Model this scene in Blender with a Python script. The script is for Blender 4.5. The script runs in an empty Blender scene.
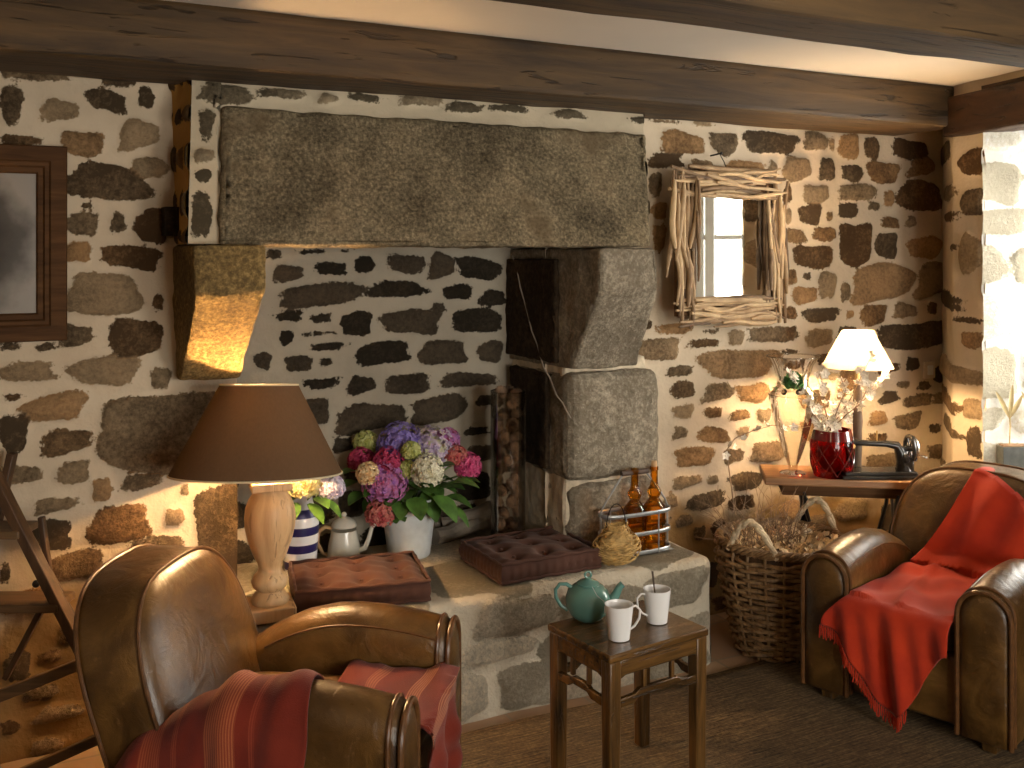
import bpy, bmesh, math, random
import numpy as np
from mathutils import Vector, Matrix, noise

random.seed(7)
C = bpy.context.scene.collection
PI = math.pi
sc = bpy.context.scene

# ---------------------------------------------------------------- camera
PSI = math.radians(27.14); F = 1000.0; HY = 250.0; H = 1.70
cam = bpy.data.cameras.new('camera'); camo = bpy.data.objects.new('camera', cam); C.objects.link(camo)
camo.location = (0, 0, H); camo.rotation_euler = (PI / 2, 0, -PSI)
cam.sensor_fit = 'HORIZONTAL'; cam.sensor_width = 36; cam.lens = 36 * F / 1024
cam.shift_y = -(384 - HY) / 1024; cam.clip_start = 0.05
sc.camera = camo
# ---------------------------------------------------------------- world, exposure
w = bpy.data.worlds.new('world'); sc.world = w; w.use_nodes = True
bg = w.node_tree.nodes['Background']; bg.inputs[0].default_value = (1.0, 0.945, 0.86, 1); bg.inputs[1].default_value = 16.0
sc.view_settings.view_transform = 'Standard'; sc.view_settings.look = 'None'
sc.view_settings.gamma = 1; sc.view_settings.use_curve_mapping = False
sc.view_settings.exposure = 0.8
sc.cycles.use_denoising = True
sc.cycles.max_bounces = 10; sc.cycles.transparent_max_bounces = 24
sc.cycles.caustics_reflective = False; sc.cycles.caustics_refractive = False
sc.cycles.sample_clamp_indirect = 4.0

def portal(loc, rot, sx, sy):
    l = bpy.data.lights.new('window_portal', 'AREA'); l.shape = 'RECTANGLE'; l.size = sx; l.size_y = sy
    l.cycles.is_portal = True
    o = bpy.data.objects.new('window_portal', l); o.location = loc; o.rotation_euler = rot; C.objects.link(o)
def bulb_light(name, loc, energy, col, rad=0.03, parent=None):
    l = bpy.data.lights.new(name, 'POINT'); l.energy = energy; l.color = col; l.shadow_soft_size = rad
    o = bpy.data.objects.new(name, l); o.location = loc; C.objects.link(o); o.parent = parent
    return o
BIG_LAMP_W, SMALL_LAMP_W, ROOM_FILL_W = 92, 52, 4
WARM = (1.0, 0.60, 0.27)
bulb_light('warm_fill_light', (-.6, .2, 2.1), ROOM_FILL_W, (1.0, .70, .42), .12)  # added warm fill behind the camera, no lamp stands there

# ---------------------------------------------------------------- pixel helpers (rays of the camera)
cP, sP = math.cos(PSI), math.sin(PSI)
def ray(px, py):
    dx = (px - 512) / F; return Vector((dx * cP + sP, -dx * sP + cP, -(py - HY) / F))
def atY(px, py, Y):
    d = ray(px, py); return Vector((0, 0, H)) + d * (Y / d.y)
def atD(px, py, D): return Vector((0, 0, H)) + ray(px, py) * D
def atH(px, py, h):
    d = ray(px, py); return Vector((0, 0, H)) + d * ((h - H) / d.z)
def atPlane(px, py, O, N):
    d = ray(px, py); c = Vector((0, 0, H)); return c + d * ((O - c).dot(N) / d.dot(N))
def on(px, D, h):
    p = atD(px, HY, D); p.z = h; return p

# ---------------------------------------------------------------- scene tagging
def tag(o, label=None, cat=None, group=None, kind=None):
    if label: o['label'] = label
    if cat: o['category'] = cat
    if group: o['group'] = group
    if kind: o['kind'] = kind
    return o
def thing(name, label, cat, loc=(0, 0, 0), rotz=0, group=None):
    o = bpy.data.objects.new(name, None); C.objects.link(o); o.empty_display_size = 0.05
    o.location = loc; o.rotation_euler = (0, 0, rotz)
    return tag(o, label, cat, group)
def dup(root, loc, rot=None, scale=None, label=None):
    r = root.copy(); C.objects.link(r); r.location = loc
    if rot is not None: r.rotation_euler = rot
    if scale is not None: r.scale = (scale,) * 3
    if label: r['label'] = label
    for ch in root.children:
        c = ch.copy(); C.objects.link(c); c.parent = r
    return r

# ---------------------------------------------------------------- mesh builder
class MB:
    def __init__(s): s.v = []; s.f = []; s.uv = None
    def add(s, vs, fs):
        b = len(s.v); s.v += [tuple(p) for p in vs]; s.f += [tuple(i + b for i in f) for f in fs]; return s
    def box(s, c, d, M=None):
        x, y, z = d[0] / 2, d[1] / 2, d[2] / 2
        vs = [Vector((i * x, j * y, k * z)) for k in (-1, 1) for j in (-1, 1) for i in (-1, 1)]
        if M is not None: vs = [M @ p for p in vs]
        vs = [p + Vector(c) for p in vs]
        return s.add(vs, [(0, 2, 3, 1), (4, 5, 7, 6), (0, 1, 5, 4), (2, 6, 7, 3), (0, 4, 6, 2), (1, 3, 7, 5)])
    def hexa(s, vs): return s.add(vs, [(0, 2, 3, 1), (4, 5, 7, 6), (0, 1, 5, 4), (2, 6, 7, 3), (0, 4, 6, 2), (1, 3, 7, 5)])
    def bar(s, a, b, w, t, up=(0, 0, 1)):
        a, b = Vector(a), Vector(b); d = (b - a); L = d.length; d.normalize()
        u = Vector(up); x = d.cross(u)
        if x.length < 1e-4: x = d.cross(Vector((1, 0, 0)))
        x.normalize(); y = x.cross(d).normalized()
        M = Matrix((x, d, y)).transposed()
        return s.box((a + b) / 2, (w, L, t), M)
    def tube(s, pts, r, n=8, closed=False, caps=True, flat=1.0):
        pts = [Vector(p) for p in pts]; m = len(pts)
        R = r if isinstance(r, (list, tuple)) else [r] * m
        vs = []; nrm = None
        for i, p in enumerate(pts):
            if closed: t = pts[(i + 1) % m] - pts[i - 1]
            else: t = pts[min(i + 1, m - 1)] - pts[max(i - 1, 0)]
            if t.length < 1e-9: t = Vector((0, 0, 1))
            t.normalize()
            if nrm is None:
                a = Vector((0, 0, 1)) if abs(t.z) < 0.9 else Vector((1, 0, 0))
                nrm = a - t * a.dot(t)
            else: nrm = nrm - t * nrm.dot(t)
            if nrm.length < 1e-6: nrm = t.orthogonal()
            nrm.normalize(); bn = t.cross(nrm)
            for k in range(n):
                a = 2 * PI * k / n
                vs.append(p + (nrm * math.cos(a) * flat + bn * math.sin(a)) * R[i])
        fs = []
        for i in range(m if closed else m - 1):
            j = (i + 1) % m
            for k in range(n):
                l = (k + 1) % n
                fs.append((i * n + k, i * n + l, j * n + l, j * n + k))
        if caps and not closed:
            fs.append(tuple(range(n - 1, -1, -1))); fs.append(tuple((m - 1) * n + k for k in range(n)))
        return s.add(vs, fs)
    def lathe(s, prof, n=32, c=(0, 0, 0), M=None, cap0=True, cap1=True, wob=None):
        vs = []
        for (r, z) in prof:
            for k in range(n):
                a = 2 * PI * k / n; rr = r * (wob(a, z) if wob else 1)
                p = Vector((rr * math.cos(a), rr * math.sin(a), z))
                if M is not None: p = M @ p
                vs.append(p + Vector(c))
        fs = [(i * n + k, i * n + (k + 1) % n, (i + 1) * n + (k + 1) % n, (i + 1) * n + k)
              for i in range(len(prof) - 1) for k in range(n)]
        if cap0: fs.append(tuple(range(n - 1, -1, -1)))
        if cap1: fs.append(tuple((len(prof) - 1) * n + k for k in range(n)))
        return s.add(vs, fs)
    def ball(s, c, r, n=10, m=7, sq=(1, 1, 1), M=None):
        c = Vector(c); vs = []
        for i in range(1, m):
            ph = PI * i / m
            for k in range(n):
                a = 2 * PI * k / n
                p = Vector((math.sin(ph) * math.cos(a) * sq[0], math.sin(ph) * math.sin(a) * sq[1], math.cos(ph) * sq[2])) * r
                if M is not None: p = M @ p
                vs.append(c + p)
        top = Vector((0, 0, r * sq[2])); bot = -top
        if M is not None: top = M @ top; bot = M @ bot
        vs += [c + top, c + bot]; T = len(vs) - 2; B = T + 1; fs = []
        for i in range(m - 2):
            for k in range(n):
                l = (k + 1) % n; fs.append((i * n + k, (i + 1) * n + k, (i + 1) * n + l, i * n + l))
        for k in range(n):
            l = (k + 1) % n; fs.append((T, k, l)); fs.append((B, (m - 2) * n + l, (m - 2) * n + k))
        return s.add(vs, fs)
    def grid(s, fn, nu, nv, closed_u=False, flip=False):
        vs = [fn(i / (nu if closed_u else nu - 1), j / (nv - 1)) for j in range(nv) for i in range(nu)]
        fs = []
        for j in range(nv - 1):
            for i in range(nu if closed_u else nu - 1):
                k = (i + 1) % nu; q = (j * nu + i, j * nu + k, (j + 1) * nu + k, (j + 1) * nu + i)
                fs.append(q[::-1] if flip else q)
        return s.add(vs, fs)
    def loft(s, rings, caps=True):
        n = len(rings[0]); vs = [p for r in rings for p in r]
        fs = [(i * n + k, i * n + (k + 1) % n, (i + 1) * n + (k + 1) % n, (i + 1) * n + k)
              for i in range(len(rings) - 1) for k in range(n)]
        if caps: fs.append(tuple(range(n - 1, -1, -1))); fs.append(tuple((len(rings) - 1) * n + k for k in range(n)))
        return s.add(vs, fs)
    def prism(s, outline, y0, y1, ax='y'):
        # outline in (a,b); extruded along ax
        def P(a, b, t): return {'y': (a, t, b), 'x': (t, a, b), 'z': (a, b, t)}[ax]
        n = len(outline)
        vs = [P(a, b, y0) for a, b in outline] + [P(a, b, y1) for a, b in outline]
        fs = [tuple(range(n)), tuple(range(2 * n - 1, n - 1, -1))] + [(i, i + n, (i + 1) % n + n, (i + 1) % n) for i in range(n)]
        return s.add(vs, fs)
    def build(s, name, mat, parent=None, smooth=40, bevel=0, solid=0, subd=0, loc=None, rot=None, disp=None, seg=2):
        me = bpy.data.meshes.new(name); me.from_pydata(s.v, [], s.f)
        bm = bmesh.new(); bm.from_mesh(me); bmesh.ops.recalc_face_normals(bm, faces=bm.faces); bm.to_mesh(me); bm.free()
        me.materials.append(mat)
        if smooth:
            me.polygons.foreach_set('use_smooth', [True] * len(me.polygons))
            me.set_sharp_from_angle(angle=math.radians(smooth))
        o = bpy.data.objects.new(name, me); C.objects.link(o); o.parent = parent
        if loc is not None: o.location = loc
        if rot is not None: o.rotation_euler = rot
        if solid:
            m = o.modifiers.new('s', 'SOLIDIFY'); m.thickness = solid; m.offset = 0
        if bevel:
            m = o.modifiers.new('b', 'BEVEL'); m.width = bevel; m.segments = seg; m.limit_method = 'ANGLE'; m.angle_limit = 0.6
        if subd:
            m = o.modifiers.new('d', 'SUBSURF'); m.levels = m.render_levels = abs(subd)
            if subd < 0: m.subdivision_type = 'SIMPLE'
        if disp:
            t = bpy.data.textures.new('noise', 'CLOUDS'); t.noise_scale = disp[1]; t.noise_depth = 2
            m = o.modifiers.new('n', 'DISPLACE'); m.texture = t; m.strength = disp[0]; m.mid_level = 0.5; m.texture_coords = 'GLOBAL'
        return o

# ---------------------------------------------------------------- materials
class Nt:
    def __init__(s, name):
        s.m = bpy.data.materials.new(name); s.m.use_nodes = True; s.t = s.m.node_tree
        s.b = s.t.nodes['Principled BSDF']; s.out = s.t.nodes['Material Output']
    def n(s, ty, **k):
        nd = s.t.nodes.new('ShaderNode' + ty)
        for a, v in k.items(): setattr(nd, a, v)
        return nd
    def l(s, a, b): s.t.links.new(a, b); return s
    def put(s, inp, v):
        if isinstance(v, bpy.types.NodeSocket): s.l(v, inp)
        elif isinstance(v, tuple) and len(v) == 3 and inp.type == 'RGBA': inp.default_value = (*v, 1)
        else: inp.default_value = v
    def noise(s, scale=5, det=4, rough=.55, vec=None, dist=0, mapscale=None, coord='Object'):
        nd = s.n('TexNoise'); nd.inputs['Scale'].default_value = scale; nd.inputs['Detail'].default_value = det
        nd.inputs['Roughness'].default_value = rough; nd.inputs['Distortion'].default_value = dist
        s.l(vec if vec is not None else s.coord(coord, mapscale), nd.inputs['Vector']); return nd.outputs['Fac']
    def coord(s, kind='Object', mapscale=None):
        tc = s.n('TexCoord'); o = tc.outputs[kind]
        if mapscale:
            mp = s.n('Mapping'); mp.inputs['Scale'].default_value = mapscale; s.l(o, mp.inputs['Vector']); o = mp.outputs[0]
        return o
    def math(s, op, a, b=0.0, c=0.0, clamp=False):
        nd = s.n('Math', operation=op, use_clamp=clamp)
        for i, v in enumerate((a, b, c)):
            s.put(nd.inputs[i], v)
        return nd.outputs[0]
    def mix(s, f, a, b, blend='MIX'):
        nd = s.n('Mix', data_type='RGBA', blend_type=blend)
        s.put(nd.inputs[0], f); s.put(nd.inputs[6], a); s.put(nd.inputs[7], b); return nd.outputs[2]
    def ramp(s, f, stops, interp='LINEAR'):
        nd = s.n('ValToRGB'); s.l(f, nd.inputs[0]); cr = nd.color_ramp; cr.interpolation = interp
        while len(cr.elements) < len(stops): cr.elements.new(0.5)
        for e, (p, c) in zip(cr.elements, stops):
            e.position = p; e.color = (*c, 1) if len(c) == 3 else c
        return nd.outputs[0]
    def smooth(s, v, lo, hi):
        nd = s.n('MapRange', interpolation_type='SMOOTHSTEP'); s.put(nd.inputs[0], v)
        nd.inputs[1].default_value = lo; nd.inputs[2].default_value = hi; return nd.outputs[0]
    def bump(s, h, dist=0.01, strength=1.0):
        nd = s.n('Bump'); nd.inputs['Strength'].default_value = strength; nd.inputs['Distance'].default_value = dist
        s.l(h, nd.inputs['Height']); s.l(nd.outputs[0], s.b.inputs['Normal']); return nd
    def base(s, c): s.put(s.b.inputs['Base Color'], c); return s
    def rough(s, v): s.put(s.b.inputs['Roughness'], v); return s
    def set(s, **k):
        for a, v in k.items(): s.put(s.b.inputs[a.replace('_', ' ')], v)
        return s

def plain(name, col, rough=.5, metal=0, vary=.25, scale=20, bump=0, **k):
    t = Nt(name); n = t.noise(scale, 4)
    dark = tuple(c * (1 - vary) for c in col); lite = tuple(min(1, c * (1 + vary)) for c in col)
    t.base(t.ramp(n, [(.3, dark), (.7, lite)])).rough(rough); t.b.inputs['Metallic'].default_value = metal
    if bump: t.bump(n, bump)
    t.set(**k); return t.m

def wood(name, dark, lite, axis='x', scale=1.0, rough=.45, bump=.002, cracks=0.0, coat=0):
    t = Nt(name); ms = {'x': (1.2, 14, 14), 'y': (14, 1.2, 14), 'z': (14, 14, 1.2)}[axis]
    ms = tuple(m * scale for m in ms)
    n1 = t.noise(1.6, 6, .6, mapscale=ms, dist=.6); n2 = t.noise(.35 * scale * 4, 3)
    f = t.math('ADD', t.math('MULTIPLY', n1, .75), t.math('MULTIPLY', n2, .3))
    col = t.ramp(f, [(.34, dark), (.52, tuple((a + b) / 2 for a, b in zip(dark, lite))), (.68, lite)])
    h = n1
    if cracks:
        n3 = t.noise(2.3, 4, .5, mapscale=ms, dist=1.5); cr = t.smooth(n3, .60, .66)
        col = t.mix(t.math('MULTIPLY', cr, cracks), col, tuple(c * .3 for c in dark))
        h = t.math('SUBTRACT', n1, t.math('MULTIPLY', cr, 1.2))
    t.base(col).rough(rough); t.bump(h, bump)
    if coat: t.set(Coat_Weight=coat, Coat_Roughness=.2)
    return t.m

def rubble(name, mortar, stone_lo, stone_hi, mortar2=None, tint=None, bumpd=.014, low=False):
    """mortar with stones where the 'sdf' attribute is positive"""
    t = Nt(name)
    a = t.n('Attribute', attribute_name='sdf'); r = t.n('Attribute', attribute_name='rnd')
    e1 = t.noise(55, 5, .65); e2 = t.noise(14, 3)
    d = t.math('ADD', a.outputs['Fac'], t.math('MULTIPLY', t.math('SUBTRACT', e1, .5), .030))
    d = t.math('ADD', d, t.math('MULTIPLY', t.math('SUBTRACT', e2, .5), .010))
    mask = t.smooth(d, -.0015, .003)
    g = t.noise(60, 8, .75); g2 = t.noise(9, 4)
    f = t.math('ADD', t.math('MULTIPLY', g, .6), t.math('MULTIPLY', g2, .35))
    f = t.math('ADD', f, t.math('MULTIPLY', t.math('SUBTRACT', r.outputs['Fac'], .5), .30))
    mid = tuple((x * .6 + y * .4) for x, y in zip(stone_lo, stone_hi))
    sc_ = t.ramp(f, [(.36, stone_lo), (.47, mid), (.58, stone_hi), (.74, tuple(min(1, c * 1.5) for c in stone_hi))])
    if tint:   # some stones rusty
        h = t.smooth(t.math('FRACT', t.math('MULTIPLY', r.outputs['Fac'], 7.3)), .45, .8)
        sc_ = t.mix(t.math('MULTIPLY', h, .55), sc_, t.mix(1.0, sc_, tint, 'MULTIPLY'))
    m1 = t.noise(3.0, 5, .6); m2 = t.noise(35, 5, .6)
    mc = t.mix(t.smooth(m1, .35, .7), mortar, mortar2 or tuple(c * .82 for c in mortar))
    mc = t.mix(t.math('MULTIPLY', t.smooth(m2, .55, .8), .25), mc, tuple(c * .6 for c in mortar))
    if low:   # mortar mixes to a darker ochre towards the foot of the wall
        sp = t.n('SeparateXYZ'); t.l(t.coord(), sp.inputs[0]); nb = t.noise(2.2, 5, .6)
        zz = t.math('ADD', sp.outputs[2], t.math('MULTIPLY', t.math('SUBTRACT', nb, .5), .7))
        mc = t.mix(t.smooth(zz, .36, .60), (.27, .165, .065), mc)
    t.base(t.mix(mask, mc, sc_)).rough(.92)
    hh = t.math('ADD', t.math('MULTIPLY', mask, t.math('ADD', t.math('MULTIPLY', g, .9), .05)),
                t.math('MULTIPLY', t.math('SUBTRACT', 1.0, mask), t.math('ADD', t.math('MULTIPLY', m2, .35), .35)))
    t.bump(hh, bumpd); t.set(Specular_IOR_Level=.2)
    return t.m

def granite(name, lo, hi, spot=None, scale=70):
    t = Nt(name); g = t.noise(scale, 8, .75); g2 = t.noise(3.5, 5, .6); g3 = t.noise(16, 4)
    f = t.math('ADD', t.math('MULTIPLY', g, .62), t.math('MULTIPLY', g2, .38))
    mid = tuple((x + y) / 2 for x, y in zip(lo, hi))
    c = t.ramp(f, [(.38, lo), (.5, tuple(v * .8 for v in mid)), (.60, hi), (.72, tuple(min(1, v * 1.4) for v in hi))])
    if spot: c = t.mix(t.math('MULTIPLY', t.smooth(g2, .54, .70), .8), c, spot)
    t.base(c).rough(.92); t.bump(t.math('ADD', g, t.math('MULTIPLY', g3, .8)), .014); t.set(Specular_IOR_Level=.2)
    return t.m

MT = {}
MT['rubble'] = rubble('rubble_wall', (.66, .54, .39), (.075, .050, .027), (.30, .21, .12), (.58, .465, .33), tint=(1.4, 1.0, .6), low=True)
MT['rubble_hood'] = rubble('rubble_hood', (.62, .52, .37), (.09, .07, .042), (.26, .20, .125))
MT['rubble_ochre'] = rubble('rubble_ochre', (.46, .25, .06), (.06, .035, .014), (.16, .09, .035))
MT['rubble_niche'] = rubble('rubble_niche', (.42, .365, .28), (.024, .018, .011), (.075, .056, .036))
MT['rubble_bench'] = rubble('rubble_bench', (.56, .49, .375), (.33, .28, .20), (.66, .57, .43), (.46, .39, .29), bumpd=.035)
MT['rubble_reveal'] = rubble('rubble_reveal', (.88, .87, .82), (.55, .50, .38), (.82, .78, .66))
MT['granite'] = granite('lintel_granite', (.050, .038, .021), (.42, .33, .20), (.13, .088, .046), scale=80)
MT['granite_corbel'] = granite('corbel_granite', (.085, .055, .022), (.44, .29, .11))
MT['granite_jamb'] = granite('jamb_granite', (.17, .135, .09), (.44, .37, .27), scale=55)
MT['granite_soot'] = granite('soot_granite', (.018, .011, .006), (.075, .047, .025), scale=45)
MT['mortar'] = plain('mortar', (.60, .50, .36), .95, vary=.2, scale=25, bump=.01)
MT['plaster'] = plain('ceiling_plaster', (.74, .66, .55), .95, vary=.03, scale=3)
MT['wall_paint'] = plain('wall_plaster', (.62, .52, .40), .95, vary=.05, scale=3)
MT['beam'] = wood('beam_oak', (.022, .011, .0035), (.115, .063, .019), 'x', .8, .72, .005, .55)
MT['beam2'] = wood('lintel_oak', (.022, .009, .004), (.08, .036, .014), 'y', .8, .6, .006, .6)
MT['lamp_wood'] = wood('pale_oak', (.46, .25, .10), (.74, .50, .26), 'z', .7, .5, .002, .35)
MT['lacquer'] = wood('stool_lacquer', (.013, .006, .002), (.17, .082, .021), 'x', 1.6, .26, .0015, .5, coat=.3)
MT['lacquer_z'] = wood('stool_leg_lacquer', (.013, .006, .002), (.17, .082, .021), 'z', 1.6, .3, .0015, .4, coat=.3)
MT['frame'] = wood('picture_frame_wood', (.045, .020, .008), (.13, .062, .024), 'x', 1.5, .7, .001); MT['frame'].node_tree.nodes['Principled BSDF'].inputs['Specular IOR Level'].default_value = .12
MT['table'] = wood('table_wood', (.20, .09, .035), (.48, .25, .11), 'x', 1.5, .35, .001)
MT['ladder'] = wood('ladder_wood', (.035, .017, .008), (.13, .065, .028), 'z', 1.5, .5, .001)
MT['step'] = wood('ladder_step_wood', (.06, .032, .014), (.19, .105, .045), 'x', 1.5, .5, .001)
def driftm():
    t = Nt('driftwood'); n = t.noise(14, 5, .6); oi = t.n('ObjectInfo')
    f = t.math('ADD', t.math('MULTIPLY', n, .55), t.math('MULTIPLY', oi.outputs['Random'], .5))
    t.base(t.ramp(f, [(.25, (.09, .05, .022)), (.5, (.27, .165, .08)), (.8, (.56, .39, .21))])).rough(.75); t.bump(n, .004); return t.m
MT['drift'] = driftm()
MT['pole'] = wood('rough_pole', (.05, .035, .025), (.20, .13, .08), 'z', 2.0, .8, .004)

def leather():
    t = Nt('worn_leather'); n1 = t.noise(4.0, 6, .6, dist=.5); n2 = t.noise(28, 6, .6); v = t.n('TexVoronoi', feature='DISTANCE_TO_EDGE')
    v.inputs['Scale'].default_value = 260; t.l(t.coord(), v.inputs['Vector'])
    c = t.ramp(n1, [(.30, (.030, .012, .003)), (.46, (.080, .037, .008)), (.60, (.150, .073, .017)), (.78, (.24, .12, .036))])
    sc_ = t.smooth(n2, .60, .72); c = t.mix(t.math('MULTIPLY', sc_, .22), c, (.36, .20, .08))
    t.base(c); t.rough(t.math('ADD', .20, t.math('MULTIPLY', n2, .28)))
    w1 = t.noise(9, 3, .5, dist=2.0)
    t.bump(t.math('ADD', t.math('MULTIPLY', v.outputs[0], .12), t.math('MULTIPLY', w1, 1.0)), .006)
    t.set(Coat_Weight=.25, Coat_Roughness=.28, Specular_IOR_Level=.5); return t.m
MT['leather'] = leather()
MT['piping'] = plain('leather_piping', (.10, .042, .013), .35, vary=.35, scale=40)

def throw_mat(name, red, dark, stripes=None):
    t = Nt(name); uv = t.coord('UV'); sep = t.n('SeparateXYZ'); t.l(uv, sep.inputs[0])
    wv = t.noise(260, 2, .5, vec=uv); n = t.noise(5, 4)
    c = t.mix(t.smooth(n, .3, .7), dark, red)
    if stripes:
        fine = t.math('SINE', t.math('MULTIPLY', sep.outputs[1], 900.0))
        for (a, b, col) in stripes:
            m = t.math('MULTIPLY', t.math('GREATER_THAN', sep.outputs[1], a), t.math('LESS_THAN', sep.outputs[1], b))
            m = t.math('MULTIPLY', m, t.math('ADD', .34, t.math('MULTIPLY', fine, .26)), clamp=True)
            c = t.mix(m, c, col)
    c = t.mix(t.math('MULTIPLY', wv, .3), c, dark)
    t.base(c).rough(.85); t.set(Sheen_Weight=.15, Specular_IOR_Level=.2); t.bump(wv, .0012)
    return t.m
ST = [(.13, .19, (.44, .11, .04)), (.225, .24, (.38, .08, .03)), (.32, .405, (.52, .17, .065)), (.44, .455, (.36, .07, .03)), (.63, .66, (.5, .2, .09)), (.76, .80, (.55, .25, .13)), (.86, .90, (.55, .25, .13))]
MT['throw1'] = throw_mat('striped_throw', (.20, .024, .010), (.12, .012, .005), ST)
MT['throw2'] = throw_mat('red_throw', (.50, .038, .007), (.32, .018, .004))
MT['cushion'] = plain('rust_cotton', (.072, .026, .014), .9, vary=.22, scale=12, bump=.002, Sheen_Weight=.05)
MT['teal'] = plain('teal_glaze', (.105, .24, .205), .18, vary=.10, scale=6, Coat_Weight=.5)
MT['white'] = plain('white_porcelain', (.80, .79, .78), .15, vary=.01, scale=5, Coat_Weight=.4)
MT['enamel'] = plain('cream_enamel', (.74, .69, .58), .25, vary=.10, scale=9, Coat_Weight=.4)
MT['zinc'] = plain('zinc', (.74, .76, .75), .45, .15, vary=.15, scale=12)
MT['galv'] = plain('galvanised_wire', (.50, .52, .53), .35, .7, vary=.15, scale=30)
MT['iron'] = plain('cast_iron', (.018, .016, .015), .35, .3, vary=.3, scale=30)
MT['iron2'] = plain('machine_black', (.028, .025, .022), .22, .2, vary=.25, scale=25)
MT['chrome'] = plain('chrome', (.75, .73, .70), .15, 1, vary=.05)
MT['brass'] = plain('brass', (.50, .32, .12), .3, 1, vary=.1)
MT['wicker'] = wood('wicker_cane', (.085, .040, .014), (.42, .25, .11), 'z', 1.5, .55, .002)
MT['rope'] = plain('pale_rope', (.58, .46, .30), .8, vary=.3, scale=60)
MT['straw'] = plain('straw', (.48, .30, .10), .8, vary=.5, scale=40)
MT['twig'] = plain('twig_bark', (.27, .17, .095), .8, vary=.4, scale=30)
MT['petal_dry'] = plain('dried_petals', (.66, .45, .25), .8, vary=.6, scale=30)
MT['leaf'] = plain('hydrangea_leaf', (.075, .16, .028), .45, vary=.5, scale=18)
MT['leaf2'] = plain('succulent_leaf', (.11, .30, .09), .4, vary=.4, scale=20)
MT['stem'] = plain('green_stem', (.10, .15, .04), .6, vary=.3)
MT['dryleaf'] = plain('dry_leaf', (.50, .38, .18), .7, vary=.3)
MT['blossom'] = plain('pale_blossom', (.92, .82, .68), .6, vary=.12, scale=40)
MT['cone'] = plain('pine_cone_scale', (.17, .10, .055), .7, vary=.75, scale=30)
MT['log'] = plain('ash_log', (.24, .20, .155), .9, vary=.4, scale=9, bump=.008)
MT['slate'] = plain('slate_box', (.07, .075, .07), .7, vary=.3, scale=20)
MT['paint'] = plain('white_paint', (.78, .78, .76), .5, vary=.03)
MT['switch'] = plain('switch_plastic', (.66, .56, .42), .4, vary=.03)
MT['cord'] = plain('black_cord', (.01, .01, .01), .5)
MT['cord2'] = plain('grey_cord', (.34, .28, .22), .7)
MT['spoon'] = plain('dark_spoon', (.16, .12, .09), .3, .6)
MT['straps'] = plain('carrier_bar', (.08, .05, .035), .6)

def petal(name, c1, c2, c3=None):
    t = Nt(name); n = t.noise(38, 3, .5); n2 = t.noise(150, 2)
    stops = [(.36, c1), (.60, c2)] if c3 is None else [(.32, c1), (.5, c2), (.66, c3)]
    t.base(t.mix(t.math('MULTIPLY', n2, .3), t.ramp(n, stops), c1)).rough(.6); t.set(Subsurface_Weight=.0); return t.m
PET = {
 'purple': petal('petals_purple', (.13, .09, .40), (.36, .27, .62), (.24, .18, .52)),
 'lilac': petal('petals_lilac', (.38, .27, .48), (.60, .50, .62), (.55, .55, .25)),
 'crimson': petal('petals_crimson', (.30, .015, .06), (.52, .05, .14)),
 'magenta': petal('petals_magenta', (.42, .05, .16), (.52, .22, .44), (.35, .15, .50)),
 'pink': petal('petals_pink', (.48, .03, .14), (.68, .12, .26)),
 'cream': petal('petals_cream', (.62, .56, .36), (.82, .78, .62)),
 'lime': petal('petals_lime', (.34, .36, .08), (.58, .58, .24)),
 'yellow': petal('petals_yellow', (.65, .48, .14), (.75, .68, .38)),
 'rose': petal('petals_rose', (.45, .06, .07), (.60, .24, .18)),
 'pale': petal('petals_pale', (.48, .38, .52), (.74, .68, .74)),
 'peach': petal('petals_peach', (.72, .42, .18), (.80, .65, .38)),
}

def thin_glass(name, tint, spec=1.0, refl=.9):
    t = Nt(name); t.t.nodes.remove(t.b)
    tr = t.n('BsdfTransparent'); tr.inputs[0].default_value = (*tint, 1)
    gl = t.n('BsdfGlossy'); gl.inputs['Roughness'].default_value = .03; gl.inputs[0].default_value = (refl, refl, refl, 1)
    lw = t.n('LayerWeight'); lw.inputs[0].default_value = .35
    mx = t.n('MixShader'); t.l(t.math('MULTIPLY', lw.outputs['Fresnel'], spec, clamp=True), mx.inputs[0])
    t.l(tr.outputs[0], mx.inputs[1]); t.l(gl.outputs[0], mx.inputs[2]); t.l(mx.outputs[0], t.out.inputs[0]); return t.m
MT['glass'] = thin_glass('clear_glass', (.93, .90, .86), .8)
MT['pane'] = thin_glass('window_glass', (.97, .98, .98), .6)
MT['amber'] = thin_glass('amber_glass', (.86, .50, .07), .8)
MT['red_glass'] = thin_glass('red_glass', (.60, .03, .02), .45)
MT['red_core'] = plain('red_core', (.30, .010, .008), .4, vary=.5, scale=25)
MT['red_glass2'] = plain('red_glass_ridge', (.12, .005, .005), .12, vary=.2, Coat_Weight=.5)
def shade(name, col, tcol, f, inner=False):
    t = Nt(name); t.t.nodes.remove(t.b); wv = t.noise(130, 3, .6, mapscale=(1, 1, .4))
    d = t.n('BsdfDiffuse'); tl = t.n('BsdfTranslucent'); mx = t.n('MixShader'); mx.inputs[0].default_value = f
    t.l(t.mix(t.math('MULTIPLY', wv, .5), col, tuple(c * .55 for c in col)), d.inputs[0])
    t.l(t.mix(t.math('MULTIPLY', wv, .6), tcol, tuple(c * .6 for c in tcol)), tl.inputs[0])
    t.l(d.outputs[0], mx.inputs[1]); t.l(tl.outputs[0], mx.inputs[2]); t.l(mx.outputs[0], t.out.inputs[0]); return t.m
MT['shade_brown'] = shade('brown_linen_shade', (.135, .083, .048), (.55, .38, .20), .075)
MT['shade_lining'] = shade('shade_lining', (.72, .62, .46), (.7, .5, .3), .10)
MT['shade_cream'] = shade('cream_paper_shade', (.80, .68, .46), (.80, .66, .42), .17)
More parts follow.
